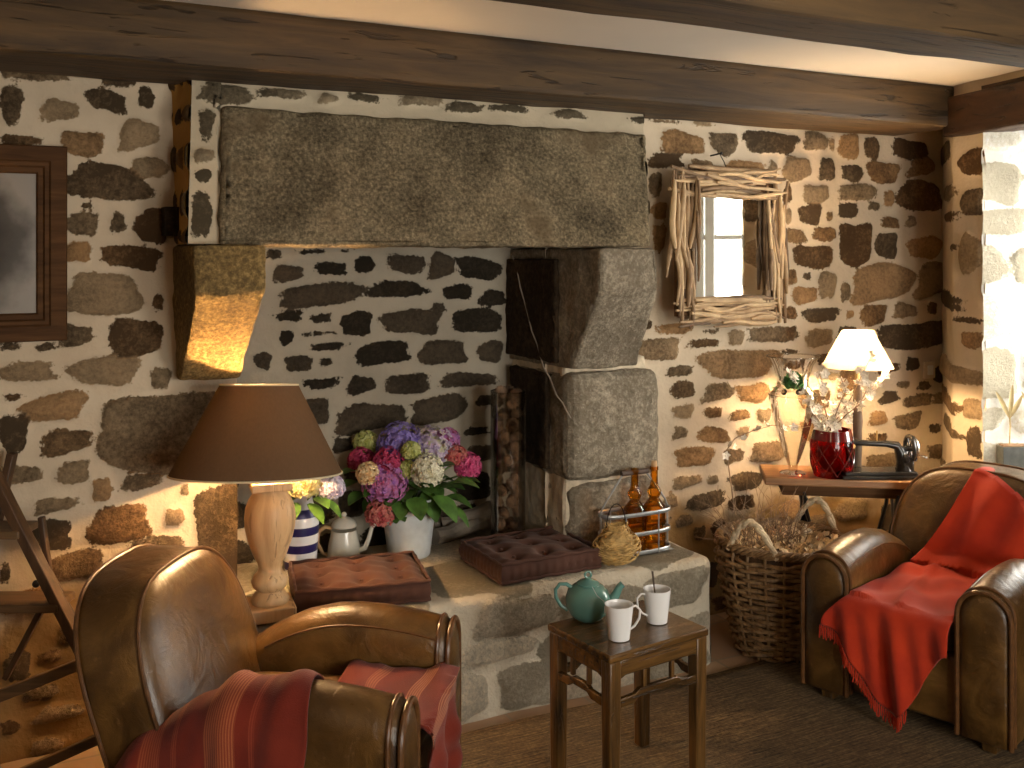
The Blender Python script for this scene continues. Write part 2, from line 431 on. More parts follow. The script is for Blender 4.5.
def emis(name, col, s):
    t = Nt(name); t.base((0, 0, 0)); t.b.inputs['Emission Color'].default_value = (*col, 1); t.b.inputs['Emission Strength'].default_value = s; return t.m
MT['bulb'] = emis('bulb_glow', (1, .66, .34), 30)
def mirror():
    t = Nt('mirror_glass'); t.base((.92, .92, .90)).rough(.0); t.b.inputs['Metallic'].default_value = 1; return t.m
MT['mirror'] = mirror()
def stripes():
    t = Nt('striped_ceramic'); s = t.n('SeparateXYZ'); t.l(t.coord(), s.inputs[0])
    z = t.math('FRACT', t.math('MULTIPLY', t.math('ADD', s.outputs[2], .003), 1 / .066))
    m = t.math('MULTIPLY', t.math('GREATER_THAN', z, .52), t.math('LESS_THAN', s.outputs[2], .285))
    t.base(t.mix(m, (.80, .77, .74), (.018, .014, .085))).rough(.3); return t.m
MT['stripes'] = stripes()
def tiles():
    t = Nt('terracotta_tiles'); b = t.n('TexBrick'); b.offset = .0; t.l(t.coord(), b.inputs['Vector'])
    b.inputs['Scale'].default_value = 1; b.inputs['Brick Width'].default_value = .33; b.inputs['Row Height'].default_value = .33
    b.inputs['Mortar Size'].default_value = .006; b.inputs['Color1'].default_value = (.52, .35, .215, 1); b.inputs['Color2'].default_value = (.40, .24, .14, 1)
    b.inputs['Mortar'].default_value = (.32, .26, .18, 1); n = t.noise(6, 5)
    t.base(t.mix(t.math('MULTIPLY', n, .6), b.outputs[0], (.24, .135, .075))).rough(.45); t.bump(b.outputs['Fac'], .002, .5).invert = True; return t.m
MT['tiles'] = tiles()
def rugm():
    t = Nt('sisal_weave'); a = t.noise(1, 5, .7, mapscale=(9, 130, 1)); b = t.noise(2.0, 4); c = t.noise(90, 3)
    f = t.math('ADD', t.math('MULTIPLY', a, .6), t.math('ADD', t.math('MULTIPLY', b, .15), t.math('MULTIPLY', c, .25)))
    t.base(t.ramp(f, [(.38, (.030, .018, .007)), (.50, (.095, .058, .024)), (.61, (.20, .132, .058))])).rough(.95); t.bump(f, .008); return t.m
MT['rug'] = rugm()
def printm():
    t = Nt('old_photograph'); g = t.n('TexGradient', gradient_type='SPHERICAL'); mp = t.n('Mapping')
    mp.inputs['Location'].default_value = (-.05, 0, -.02); mp.inputs['Scale'].default_value = (4.0, 1, 3.3); t.l(t.coord(), mp.inputs[0]); t.l(mp.outputs[0], g.inputs[0])
    n = t.noise(9, 4); f = t.math('ADD', g.outputs['Fac'], t.math('MULTIPLY', t.math('SUBTRACT', n, .5), .5))
    t.base(t.ramp(f, [(.12, (.30, .27, .235)), (.42, (.085, .075, .065)), (.75, (.03, .026, .022))])).rough(.15); return t.m
MT['print'] = printm()

# ================================================================ ROOM SHELL
YW = 3.72          # back wall
CEIL = 2.48
def s_struct(o): o['kind'] = 'structure'; return o

class Surf:
    """a masonry surface: flat patch O + u*U + v*V with stones traced as rounded polygons"""
    def __init__(s, O, U, V, N):
        s.O, s.U, s.V, s.N = Vector(O), Vector(U).normalized(), Vector(V).normalized(), Vector(N).normalized(); s.st = []
    def px(s, lst):
        for t in lst:
            x0, y0, x1, y1 = t[:4]; sk = t[4] if len(t) > 4 else 0
            cy, cx = (y0 + y1) / 2, (x0 + x1) / 2
            a = atPlane(x0, cy, s.O, s.N) - s.O; b = atPlane(x1, cy, s.O, s.N) - s.O
            c = atPlane(cx, y0, s.O, s.N) - s.O; d = atPlane(cx, y1, s.O, s.N) - s.O
            u0, u1 = a.dot(s.U), b.dot(s.U); v1, v0 = c.dot(s.V), d.dot(s.V)
            s.st.append((min(u0, u1), min(v0, v1), max(u0, u1), max(v0, v1), sk))
        return s
    def fill(s, u0, v0, u1, v1, hmin=.06, hmax=.14, wmin=.10, wmax=.30, gap=.035, seed=1, avoid=None):
        rs = random.Random(seed); v = v0
        while v < v1 - hmin * .7:
            h = rs.uniform(hmin, hmax); u = u0 - rs.uniform(0, wmin)
            while u < u1:
                wd = rs.uniform(wmin, wmax); hh = h * rs.uniform(.75, 1.0); dv = rs.uniform(0, h - hh)
                b = (u, v + dv, u + wd, v + dv + hh, rs.uniform(-.15, .15))
                clash = any(b[0] < t[2] + .01 and b[2] > t[0] - .01 and b[1] < t[3] + .01 and b[3] > t[1] - .01 for t in s.st)
                if not clash and (avoid is None or not avoid(*b[:4])): s.st.append(b)
                u += wd + rs.uniform(gap * .7, gap * 1.5)
            v += h + rs.uniform(gap * .7, gap * 1.3)
        return s
    def sdf(s, u, v, exps=(2.6, 4.5)):
        D = np.full(u.shape, -.2); R = np.zeros(u.shape); K = np.full(u.shape, -1)
        rs = random.Random(11)
        for i, (a, b, c, d, sk) in enumerate(s.st):
            hw, hh = (c - a) / 2, (d - b) / 2
            cu, cv = (a + c) / 2, (b + d) / 2
            e = rs.uniform(*exps); rnd = rs.random(); tp = rs.uniform(-.22, .22); tq = rs.uniform(-.16, .16); k1 = rs.uniform(0, 6.28)
            M = (np.abs(u - cu) < hw + .06) & (np.abs(v - cv) < hh + .06)
            if not M.any(): continue
            x = (u[M] - cu) / hw; y = (v[M] - cv) / hh
            y = y - sk * x * hw / hh * .5 - tq * x * min(1, hw / hh * .4)
            x = x * (1 + tp * y); y = y * (1 + tp * .8 * x)
            th = np.arctan2(y, x)
            rr = (np.abs(x) ** e + np.abs(y) ** e) ** (1 / e)
            rr = rr * (1 + .06 * np.sin(3 * th + k1) + .05 * np.sin(5 * th + 2 * k1))
            dd = (1.04 - rr) * min(hw, hh)
            cur = D[M]; W = dd > cur; rM = R[M]; rM[W] = rnd; R[M] = rM; D[M] = np.maximum(cur, dd)
        return D, R
    def build(s, name, mat, u0, v0, u1, v1, res=.012, hole=None, relief=.014, parent=None, warp=None, exps=(2.6, 4.5), lump=.012):
        nu = max(2, int((u1 - u0) / res)); nv = max(2, int((v1 - v0) / res))
        us, vs = np.linspace(u0, u1, nu), np.linspace(v0, v1, nv)
        u, v = np.meshgrid(us, vs); D, R = s.sdf(u, v, exps)
        k = np.clip(D / .022 + .3, 0, 1); k = k * k * (3 - 2 * k)
        nz = np.zeros(u.shape)
        rng = np.random.RandomState(5)
        for q in range(10):
            fu, fv, ph = rng.uniform(4, 26), rng.uniform(4, 26), rng.uniform(0, 6.3)
            nz += np.sin(u * fu + v * fv * rng.choice([-1, 1]) + ph) / 10
        h = relief * k * (.6 + .8 * R) + lump * nz
        P = (np.array(s.O)[None, None] + u[..., None] * np.array(s.U) + v[..., None] * np.array(s.V) + h[..., None] * np.array(s.N))
        if warp is not None: P = warp(u, v, h, P)
        P = P.reshape(-1, 3)
        idx = np.arange(nu * nv).reshape(nv, nu)
        q = np.stack([idx[:-1, :-1], idx[:-1, 1:], idx[1:, 1:], idx[1:, :-1]], -1).reshape(-1, 4)
        if hole is not None:
            cu = ((u[:-1, :-1] + u[1:, 1:]) / 2).ravel(); cv = ((v[:-1, :-1] + v[1:, 1:]) / 2).ravel()
            q = q[~hole(cu, cv)]
        me = bpy.data.meshes.new(name); me.from_pydata(P.tolist(), [], q.tolist())
        for nm, arr in (('sdf', D), ('rnd', R)):
            at = me.attributes.new(nm, 'FLOAT', 'POINT'); at.data.foreach_set('value', arr.ravel().astype(np.float32))
        me.polygons.foreach_set('use_smooth', [True] * len(me.polygons)); me.materials.append(mat)
        o = bpy.data.objects.new(name, me); C.objects.link(o); o.parent = parent; return o

WALL_L = [(0,65,71,80),(101,75,135,87),(0,86,22,125),(41,100,79,120),(86,90,126,111,-.3),(138,87,154,108),(62,132,104,156),(120,120,158,148,.2),
(0,135,40,146),(131,158,168,178),(67,165,150,200,-.15),(82,202,93,209),(111,213,125,233),(135,210,168,243),(66,213,98,235),(102,246,160,268,-.15),
(65,242,90,262),(68,274,140,315),(153,294,164,310),(108,319,162,356),(60,325,93,345),(0,342,22,350),(37,342,56,351),(0,362,54,381),(70,357,138,385,-.1),
(150,368,170,388),(0,394,21,401),(23,394,86,420,.35),(0,415,27,453),(41,429,92,453),(101,397,219,474),(0,465,41,483),(57,461,89,484),(34,497,77,511),
(92,478,111,501),(122,474,161,489),(90,506,148,543),(165,508,184,525),(180,484,188,495),(26,521,71,551),(49,551,103,579),(129,536,184,556),(0,590,50,612),
(0,562,10,581),(39,650,60,662),(36,705,82,720),(4,652,30,680),(60,620,100,640),(22,686,56,701),(30,738,64,754),(0,720,19,735),(198,480,250,592)]
WALL_R = [(661,132,702,154,-.2),(710,133,736,155),(743,132,795,153),(803,132,827,150),(649,153,682,168),(689,160,712,170),(724,161,763,175,.15),(768,161,776,176),
(782,157,810,180),(819,158,835,180),(649,173,661,197),(650,203,666,219),(652,225,665,251),(803,185,828,203),(799,205,820,224),(825,212,832,221),(783,185,791,203),
(783,209,791,223),(782,229,806,243),(813,227,835,241),(781,247,788,260),(794,246,832,268),(829,138,834,151),(838,135,857,159),(864,137,880,159),(892,140,927,159),
(842,165,862,181),(866,162,897,183),(909,157,934,175,.2),(839,184,876,200),(883,191,893,207),(898,181,941,211),(868,202,880,210),(838,203,857,218),
(839,224,871,265),(875,234,896,258),(880,217,899,228),(906,216,915,227),(907,237,940,258),(781,270,796,285),(818,272,835,298),
(802,273,810,280),(792,287,816,303),(840,283,849,301),(852,264,911,300,.1),(916,263,956,294,.12),(780,307,796,319),(802,308,838,322),(846,310,853,318),(860,305,885,325),
(893,303,916,317),(927,302,936,314),(780,327,795,340),(806,329,831,346),(837,327,857,343),(878,323,948,348,.1),
(905,357,919,370),(815,353,834,364),(897,381,909,388),(918,381,930,390),(880,391,898,403),(905,394,931,406),
(869,411,886,425),(895,413,919,429),(930,424,941,433),(927,443,957,458),(839,365,857,394),(877,362,898,373),(868,433,886,442),
(866,454,898,468),(816,373,837,380),(634,339,678,360),(657,323,693,334),(640,320,651,330),(689,339,721,347),(703,329,721,333),(729,330,743,345),(749,327,796,342),
(781,349,798,354),(700,350,774,378),(667,365,692,376),(671,381,694,398),(703,383,733,400),(737,384,768,402),(672,405,693,418),(704,407,721,418),(728,410,750,420),
(757,409,770,422),(673,426,686,438),(698,427,729,443,-.2),(735,427,748,437),(674,447,712,466),(750,442,784,462),(723,449,743,463),(784,361,800,369),(672,476,701,487),
(708,475,718,484),(664,494,677,508),(686,493,724,509),(729,495,754,510),(676,515,692,527),(729,472,762,490),(711,520,725,539),(694,527,705,540),
(692,120,713,126),(650,119,676,123),(800,390,830,408),(800,420,815,440),(780,500,800,520),(806,515,826,530),(835,500,866,520),(880,505,897,530)]
HOOD = [(189,84,251,104),(258,90,280,98),(189,108,204,139),(186,149,208,162),(189,169,205,182),(189,193,209,238),(267,90,305,99),(319,94,337,103),(348,94,380,102),(400,96,440,106),(447,102,480,113),
(488,105,529,112),(555,110,583,119),(614,115,639,124)]
NICHE = [(267,249,282,259),(296,249,323,254),(340,249,352,252),(273,265,302,281),(315,262,346,275),(355,256,374,273),(388,255,425,273,-.2),(429,253,453,277),(456,258,500,279,-.15),
(278,284,362,306,.1),(369,281,426,297),(444,284,471,299),(480,290,505,306),(274,311,302,321),(310,314,332,323),(342,312,371,335,.2),(382,310,439,333,-.15),(431,303,446,312),
(453,308,501,332),(280,331,293,345),(306,331,336,335),(310,343,344,350),(358,341,409,364),(420,341,464,364),(477,341,502,362),(285,356,311,371),(319,358,331,366),(254,353,271,369),
(304,378,338,389,.1),(347,376,375,393),(385,375,428,394,.1),(442,373,495,386),(299,399,328,425),(336,404,404,430),(412,396,464,422,.2),(333,438,352,452),(463,427,489,435),(468,445,494,460),
(476,395,500,405),(300,440,325,470),(345,465,380,480),(455,470,490,500),(440,505,475,520)]

# -- back wall (the opening of the fireplace is cut out of it)
NX0, NX1, NZ0, NZ1, YN = .77, 2.07, .40, 1.735, 4.05
sw = Surf((0, YW, 0), (1, 0, 0), (0, 0, 1), (0, -1, 0)).px(WALL_L).px(WALL_R)
sw.fill(-2.2, .02, 4.45, 2.45, seed=3, avoid=lambda a, b, c, d: (c > .15 and b > .55 and a < 4.30 and not (a > 3.75 and d < .72)) or (c > -.2 and b > 1.0 and a < .6))
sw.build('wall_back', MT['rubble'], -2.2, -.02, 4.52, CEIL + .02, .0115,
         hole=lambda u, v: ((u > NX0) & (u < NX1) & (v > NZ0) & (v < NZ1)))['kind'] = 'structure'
# -- right wall: chamfered corner, then running back along the window
A0 = Vector((4.50, YW, 0)); A1 = Vector((4.04, 3.28, 0)); A2 = Vector((3.99, 3.07, 0)); dR = Vector((-.236, -1, 0)).normalized()
WZ0, WZ1 = .70, 2.245
d01 = (A1 - A0).normalized(); L01 = (A1 - A0).length; L12 = (A2 - A1).length
RW_PX = [(946,185,956,200),(942,142,951,162),(951,244,957,251),(960,235,984,271),(942,291,963,308),(953,317,984,323),(963,332,984,348),(938,359,984,380),
         (938,391,962,408),(964,399,983,419),(945,417,962,433),(968,427,983,457),(938,468,964,480),(960,150,984,175),(962,190,984,215),(945,212,960,222)]
RW = [atPlane((a + c) / 2, (b + d) / 2, A0, Vector((d01.y, -d01.x, 0))) for a, b, c, d in RW_PX]
sr = Surf((0, 0, 0), (1, 0, 0), (0, 0, 1), (0, -1, 0))
def upos(p):   # px ray -> arclength along the bent wall
    best = None
    N0 = Vector((-d01.y, d01.x, 0))
    return p
for (x0, y0, x1, y1) in RW_PX:
    def arc(px):
        dd = ray(px, 250); s_ = None
        for (P, Q, off) in ((A0, A1, 0), (A1, A2, L01), (A2, A2 + dR * 4, L01 + L12)):
            e = Q - P; den = dd.x * e.y - dd.y * e.x
            t = (P.x * e.y - P.y * e.x) / den; q = Vector((dd.x * t, dd.y * t, 0)); k = (q - P).dot(e) / e.length_squared
            if -.02 <= k <= 1.02: return off + k * e.length, t
        return None
    a, b = arc(x0) or (-.03, 5.3), arc(x1) or arc(983)
    if a and b:
        t = (a[1] + b[1]) / 2; sr.st.append((a[0], H - (y1 - HY) / F * t, b[0], H - (y0 - HY) / F * t, 0))
LR = 5.2
sr.fill(L01 + L12 + .02, .02, L01 + L12 + LR, 2.45, seed=9); sr.fill(0, .02, L01 + L12, .6, seed=10)
WIN_A, WIN_B = L01 + L12, L01 + L12 + .80
pts = [A0 - d01 * .12, A0, A1, A2, A2 + dR * LR]; cum = [-.12, 0, L01, L01 + L12, L01 + L12 + LR]
def warp_right(u, v, h, P):
    out = np.zeros(P.shape)
    X = np.interp(u, cum, [p.x for p in pts]); Y = np.interp(u, cum, [p.y for p in pts])
    nx = np.interp(u, [0, L01 - .05, L01 + .05, 99], [d01.y, d01.y, dR.y, dR.y]); ny = np.interp(u, [0, L01 - .05, L01 + .05, 99], [-d01.x, -d01.x, -dR.x, -dR.x])
    out[..., 0] = X + nx * h; out[..., 1] = Y + ny * h; out[..., 2] = v; return out
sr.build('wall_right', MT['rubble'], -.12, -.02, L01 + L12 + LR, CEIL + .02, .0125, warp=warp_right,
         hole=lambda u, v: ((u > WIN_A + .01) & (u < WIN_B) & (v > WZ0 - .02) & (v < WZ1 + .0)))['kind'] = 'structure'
# -- window in the right wall: splayed stone reveals, sill, casement
B2 = A2 + dR * .80
outN = Vector((-dR.y, dR.x, 0))           # pointing out of the room
GP0 = A2 + outN * .50 + dR * .10 ; GP1 = B2 + outN * .50 - dR * .10
def reveal(P, Q, seed):
    U = (Q - P); L = U.length; n = Vector((-U.y, U.x, 0)).normalized()
    if n.dot((A2 + B2) / 2 - P) < 0: n = -n
    sf = Surf((P.x, P.y, 0), U, (0, 0, 1), n)
    sf.fill(0.0, WZ0, L, WZ1, .12, .24, .18, .40, .03, seed)
    o = sf.build('wall_window_reveal', MT['rubble_reveal'], -.012, WZ0 - .05, L + .02, WZ1 + .1, .012, relief=.012); o['kind'] = 'structure'
reveal(A2, GP0, 21); reveal(B2, GP1, 22)
mid = (GP0 + GP1) / 2; wl = (GP1 - GP0).length; angW = math.atan2((GP1 - GP0).y, (GP1 - GP0).x)
b = MB(); b.hexa([Vector(p) for p in ((B2.x - .02, B2.y, WZ1), (A2.x - .02, A2.y, WZ1), (GP1.x, GP1.y - .2, WZ1), (GP0.x, GP0.y + .2, WZ1), (B2.x - .02, B2.y, WZ1 + .2), (A2.x - .02, A2.y, WZ1 + .2), (GP1.x, GP1.y - .2, WZ1 + .2), (GP0.x, GP0.y + .2, WZ1 + .2))])
s_struct(b.build('ceiling_window_head', MT['beam2'], smooth=0))
win = thing('window_1', None, None, (mid.x, mid.y, 0), angW); win['kind'] = 'structure'
b = MB(); hz = (WZ1 - WZ0); zc = (WZ0 + WZ1) / 2
for sx in (-1, 1): b.box((sx * (wl / 2 - .03), 0, zc), (.06, .06, hz)); b.box((sx * .035, .0, zc), (.06, .05, hz))
for z in (WZ0 + .03, WZ1 - .03): b.box((0, 0, z), (wl, .06, .06))
for z in (WZ0 + .55, WZ0 + 1.08): b.box((0, 0, z), (wl, .035, .03))
b.build('window_frame', MT['paint'], win, bevel=.004)
b = MB(); b.box((0, 0, zc), (wl - .05, .006, hz - .05)); b.build('window_pane', MT['pane'], win, smooth=0)
b = MB(); inn = -outN
S0 = A2 + inn * .045 - dR * .03; S1 = B2 + inn * .045 + dR * .03
b.hexa([Vector((p.x, p.y, z)) for z in (WZ0 - .035, WZ0) for p in (S0, S1, GP0 + outN * .03 - dR * .1, GP1 + outN * .03 + dR * .1)])
o = b.build('window_sill', MT['paint'], bevel=.006); s_struct(o)
portal((mid.x + outN.x * .06, mid.y + outN.y * .06, zc), (PI / 2, 0, math.atan2(outN.y, outN.x) + PI / 2), wl, hz)

b = MB(); b.box((1.2, 4.22, 1.2), (7.0, .12, 2.7)); b.box((4.62, 3.98, 1.2), (.12, .60, 2.7)); s_struct(b.build('wall_outer', MT['wall_paint'], smooth=0))
l = bpy.data.lights.new('sky_light', 'AREA'); l.shape = 'RECTANGLE'; l.size = 1.3; l.size_y = 1.7; l.energy = 120; l.color = (1, .98, .94)
o = bpy.data.objects.new('sky_light', l); C.objects.link(o); q = mid + outN * 1.0 + dR * .9
o.location = (q.x, q.y, 1.9); o.rotation_euler = ((A2 + outN * .25 - Vector((q.x, q.y, 0)) + Vector((0, 0, 1.35 - 1.9))).to_track_quat('-Z', 'Y').to_euler())
# -- the rest of the room, behind the camera
XL, YF = -2.2, -1.7
def wall_with_windows(name, P, Q, wins, n):
    P, Q = Vector(P), Vector(Q); U = (Q - P).normalized(); L = (Q - P).length; b = MB(); T = Vector(n) * -.22
    def slab(u0, z0, u1, z1):
        if u1 - u0 < .01 or z1 - z0 < .01: return
        c = [P + U * u0, P + U * u1, P + U * u0 + T, P + U * u1 + T]
        b.hexa([Vector((p.x, p.y, z)) for z in (z0, z1) for p in c])
    u = 0
    for (a, z0, c, z1) in wins:
        slab(u, 0, a, CEIL); slab(a, 0, c, z0); slab(a, z1, c, CEIL); u = c
    slab(u, 0, L, CEIL); o = b.build(name, MT['wall_paint'], smooth=0); o['kind'] = 'structure'
    for i, (a, z0, c, z1) in enumerate(wins):
        m = P + U * ((a + c) / 2) + T * .8; ang = math.atan2(U.y, U.x)
        e = thing('window_%d' % (i + 2), None, None, (m.x, m.y, 0), ang); e['kind'] = 'structure'
        ww, hh = c - a, z1 - z0; f = MB()
        for sx in (-1, 0, 1): f.box((sx * (ww / 2 - .03), 0, (z0 + z1) / 2), (.06, .06, hh))
        for z in (z0 + .03, (z0 + z1) / 2, z1 - .03): f.box((0, 0, z), (ww, .055, .05))
        f.build('window_frame', MT['paint'], e, smooth=0)
        f = MB(); f.box((0, 0, (z0 + z1) / 2), (ww - .05, .006, hh - .05)); f.build('window_pane', MT['pane'], e, smooth=0)
        q = m + T * .15; portal((q.x, q.y, (z0 + z1) / 2), (PI / 2, 0, math.atan2(-n[1], -n[0]) + PI / 2), ww, hh)
wall_with_windows('wall_front', (XL, YF, 0), (3.1, YF, 0), [(2.9, .7, 3.6, 2.1), (4.0, .5, 5.0, 2.1)], (0, 1, 0))
wall_with_windows('wall_left', (XL, YF, 0), (XL, YW + .3, 0), [], (1, 0, 0))
b = MB(); b.box((1.2, 1.2, -.05), (8, 6.6, .1)); s_struct(b.build('floor', MT['tiles'], smooth=0))
b = MB(); b.box((1.2, 1.2, CEIL + .05), (8, 6.6, .1)); s_struct(b.build('ceiling', MT['plaster'], smooth=0))

# ================================================================ FIREPLACE
def block(name, crn, mat, parent, n=5, rnd=.02, d=(.02, .12), label=None):
    """rough stone: 8 corners (bottom 4: x0y0,x1y0,x0y1,x1y1 then top 4), rounded edges and noise"""
    b = MB(); b.hexa([Vector(c) for c in crn])
    o = b.build(name, mat, parent, smooth=180, bevel=rnd, subd=-n, disp=d, seg=3)
    if label: o['label'] = label
    return o
def bx8(x0, y0, z0, x1, y1, z1): return [(x, y, z) for z in (z0, z1) for y in (y0, y1) for x in (x0, x1)]
fp = thing('stone_fireplace', 'large old stone fireplace with a single granite lintel, corbels and low stone hearth bench', 'fireplace', (0, 0, 0))
# hood face leans back towards the top
h0, h1 = Vector((.545, 3.37, 1.72)), Vector((.605, 3.63, 2.50))
hv = Vector((0, h1.y - h0.y, h1.z - h0.z)); hN = Vector((0, -hv.z, hv.y)).normalized()
sh = Surf((0, h0.y, h0.z), (1, 0, 0), hv, hN).px(HOOD); HVL = hv.length
def warp_hood(u, v, h, P):
    k = v / HVL; x0 = .545 + .06 * k; x1 = 2.345 + .15 * k; s_ = (u - .545) / (2.345 - .545)
    # only shear the border columns so traced stones stay where they are
    P[..., 0] = np.where(s_ < .06, x0 + (u - .545) * 1.0 + 0 * u, np.where(s_ > .9, u + (x1 - 2.345) * (s_ - .9) / .1, u))
    return P
sh.build('hood_face', MT['rubble_hood'], .545, 0, 2.345, HVL, .012, parent=fp, warp=warp_hood)
# left side of the hood, ochre, and its right side
def side(name, x0b, x0t, xwb, xwt, mat, lst, seed):
    sf = Surf((0, 0, 0), (1, 0, 0), (0, 0, 1), (0, 0, 1)); sf.fill(0, 0, .38, .8, .05, .10, .07, .14, .06, seed)
    def wp(u, v, h, P):
        k = v / .8; t = u / .38; yb = h0.y + (h1.y - h0.y) * k
        P[..., 0] = (x0b + (x0t - x0b) * k) * (1 - t) + (xwb + (xwt - xwb) * k) * t - h * (1 if seed == 31 else -1)
        P[..., 1] = yb * (1 - t) + (YW + .02) * t; P[..., 2] = 1.72 + .78 * k; return P
    return sf.build(name, mat, 0, 0, .38, .8, .012, parent=fp, warp=wp, lump=.006)
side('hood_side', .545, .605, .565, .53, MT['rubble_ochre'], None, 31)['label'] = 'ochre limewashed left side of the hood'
side('hood_side', 2.345, 2.495, 2.40, 2.52, MT['rubble_hood'], None, 32)
# lintel lying in the hood face
def hp(px, py, off): return atPlane(px, py, Vector((0, h0.y, h0.z)) + hN * .0, hN) + hN * off
f = [hp(217, 246, .035), hp(647, 247, .035), hp(221, 109, .028), hp(643, 137, .028)]
f[0].z = f[1].z = 1.712
crn = [f[0], f[1], f[0] + Vector((0, .30, 0)), f[1] + Vector((0, .30, 0)), f[2], f[3], f[2] + Vector((0, .2, 0)), f[3] + Vector((0, .2, 0))]
block('lintel', crn, MT['granite'], fp, 6, .018, (.022, .10))
# soffit behind the lintel
b = MB(); b.box((1.44, 3.90, 1.80), (1.86, .56, .10)); b.build('soffit', MT['granite_soot'], fp, smooth=0)
# corbels: profile in (Y, Z)
def corbel(x0, x1, xb0, xb1, zt, zm, zb, yf, yb, yback, mat):
    prof = [(yf, zm), (yb, zb), (yback, zb - .01), (yback, zt), (yf, zt)]
    vs = []; b = MB()
    for side_ in (0, 1):
        for i, (y, z) in enumerate(prof):
            k = (zt - z) / (zt - zb); x = (x0 + (xb0 - x0) * k) if side_ == 0 else (x1 + (xb1 - x1) * k); vs.append((x, y, z))
    n = len(prof)
    b.add(vs, [tuple(range(n)), tuple(range(2 * n - 1, n - 1, -1))] + [(i, i + n, (i + 1) % n + n, (i + 1) % n) for i in range(n)])
    o = b.build('corbel', mat, fp, smooth=180, bevel=.012, disp=(.018, .09), seg=2)
    bm = bmesh.new(); bm.from_mesh(o.data); bmesh.ops.triangulate(bm, faces=[f for f in bm.faces if len(f.verts) > 4])
    bm.to_mesh(o.data); bm.free()
    m = o.modifiers.new('d', 'SUBSURF'); m.subdivision_type = 'SIMPLE'; m.levels = m.render_levels = 5
    o.modifiers.move(len(o.modifiers) - 1, 1)
    return o
corbel(.548, .775, .560, .765, 1.715, 1.555, 1.245, 3.27, 3.62, 3.74, MT['granite_corbel'])
corbel(2.065, 2.325, 2.065, 2.385, 1.705, 1.55, 1.215, 3.28, 3.50, 4.06, MT['granite_jamb'])
block('jamb_stone', bx8(2.055, 3.50, .745, 2.515, 4.06, 1.195), MT['granite_jamb'], fp, 6, .05, (.022, .10))
block('jamb_stone', bx8(2.085, 3.535, .43, 2.50, 4.06, .735), MT['granite_jamb'], fp, 6, .04, (.03, .10))
b = MB(); b.box((2.275, 3.83, .83), (.40, .53, .84)); b.build('jamb_mortar', MT['mortar'], fp, bevel=.02, subd=-5, disp=(.03, .08))
# soot-darkened faces inside the firebox
block('firebox_cheek', bx8(2.045, 3.60, 1.23, 2.075, 4.06, 1.66), MT['granite_soot'], fp, 5, .008, (.016, .06))
block('firebox_cheek', bx8(2.035, 3.66, .78, 2.07, 4.0, 1.18), MT['granite_soot'], fp, 5, .008, (.016, .06))
sn = Surf((0, YN, 0), (1, 0, 0), (0, 0, 1), (0, -1, 0)).px(NICHE); sn.fill(NX0 - .05, .42, NX1 + .05, 1.75, seed=5, avoid=lambda a, b, c, d: b > .75)
sn.build('firebox_back', MT['rubble_niche'], NX0 - .06, .38, NX1 + .10, 1.86, .011, parent=fp)
b = MB(); b.box((NX0 - .03, 3.90, 1.08), (.06, .36, 1.40)); b.build('firebox_side', MT['mortar'], fp, subd=-4, disp=(.01, .1))
# hearth bench: front and top in one rough skin, rounded at the edge and at the right end
BX0, BX1, BY, BH = .60, 2.60, 3.27, .445
sb = Surf((0, 0, 0), (1, 0, 0), (0, 0, 1), (0, -1, 0))
def bpx(lst):
    for (x0, y0, x1, y1) in lst:
        a, c = atY(x0, (y0 + y1) / 2, BY), atY(x1, (y0 + y1) / 2, BY); t, q = atY((x0 + x1) / 2, y0, BY), atY((x0 + x1) / 2, y1, BY)
        sb.st.append((a.x, max(q.z, .0), c.x, min(t.z, BH), 0))
bpx([(478,598,556,632),(560,588,640,628),(645,572,704,606),(462,640,536,660),(540,632,600,664),(610,626,664,650),(668,616,712,640),(455,672,486,716),(500,664,558,706),(566,660,640,694),(650,652,712,676)])
rs = random.Random(4)
for (a, c) in ((.62, .95), (.98, 1.38), (1.41, 1.78), (1.81, 2.18), (2.21, 2.56)):
    m = rs.uniform(.36, .5); sb.st.append((a, BH + .01, c, BH + m - .02, 0)); sb.st.append((a + .06, BH + m + .02, c - .03, BH + .80, 0))
sb.fill(.6, .02, 1.45, BH - .02, .10, .2, .2, .42, .035, 8)
def warp_bench(u, v, h, P):
    r = .03; t = np.clip((v - (BH - r)) / (r * 1.57), 0, 1) * PI / 2
    y = np.where(v < BH - r, BY, BY + r * (1 - np.cos(t)) + np.maximum(0, v - (BH - r) - r * 1.57)); z = np.where(v < BH - r, v, BH - r + r * np.sin(t))
    ny, nz = -np.cos(t), np.sin(t)
    e = np.clip((u - (BX1 - .07)) / .07, 0, 1)          # right end curves back
    P[..., 0] = u + 0 * h; P[..., 1] = y + ny * h + .018 * e ** 2 * np.clip((3.5 - y) / .2, 0, 1); P[..., 2] = z + nz * h * .6 - .016 * e ** 2 * np.clip(v / BH, 0, 1); return P
sb.build('hearth_bench', MT['rubble_bench'], BX0, -.01, BX1, BH + .80, .012, parent=fp, warp=warp_bench, relief=.010, exps=(4, 7), lump=.010)
se = Surf((BX1 - .012, BY + .02, 0), (0, 1, 0), (0, 0, 1), (1, 0, 0)); se.fill(0, 0, .5, .42, .12, .2, .2, .4, .03, 14)
se.build('hearth_bench_end', MT['rubble_bench'], 0, -.01, .46, BH - .03, .013, parent=fp)
se = Surf((BX0 + .004, BY + .02, 0), (0, 1, 0), (0, 0, 1), (-1, 0, 0)); se.fill(0, 0, .5, .42, .12, .2, .2, .4, .03, 15)
se.build('hearth_bench_end', MT['rubble_bench'], 0, -.01, .46, BH - .02, .013, parent=fp)

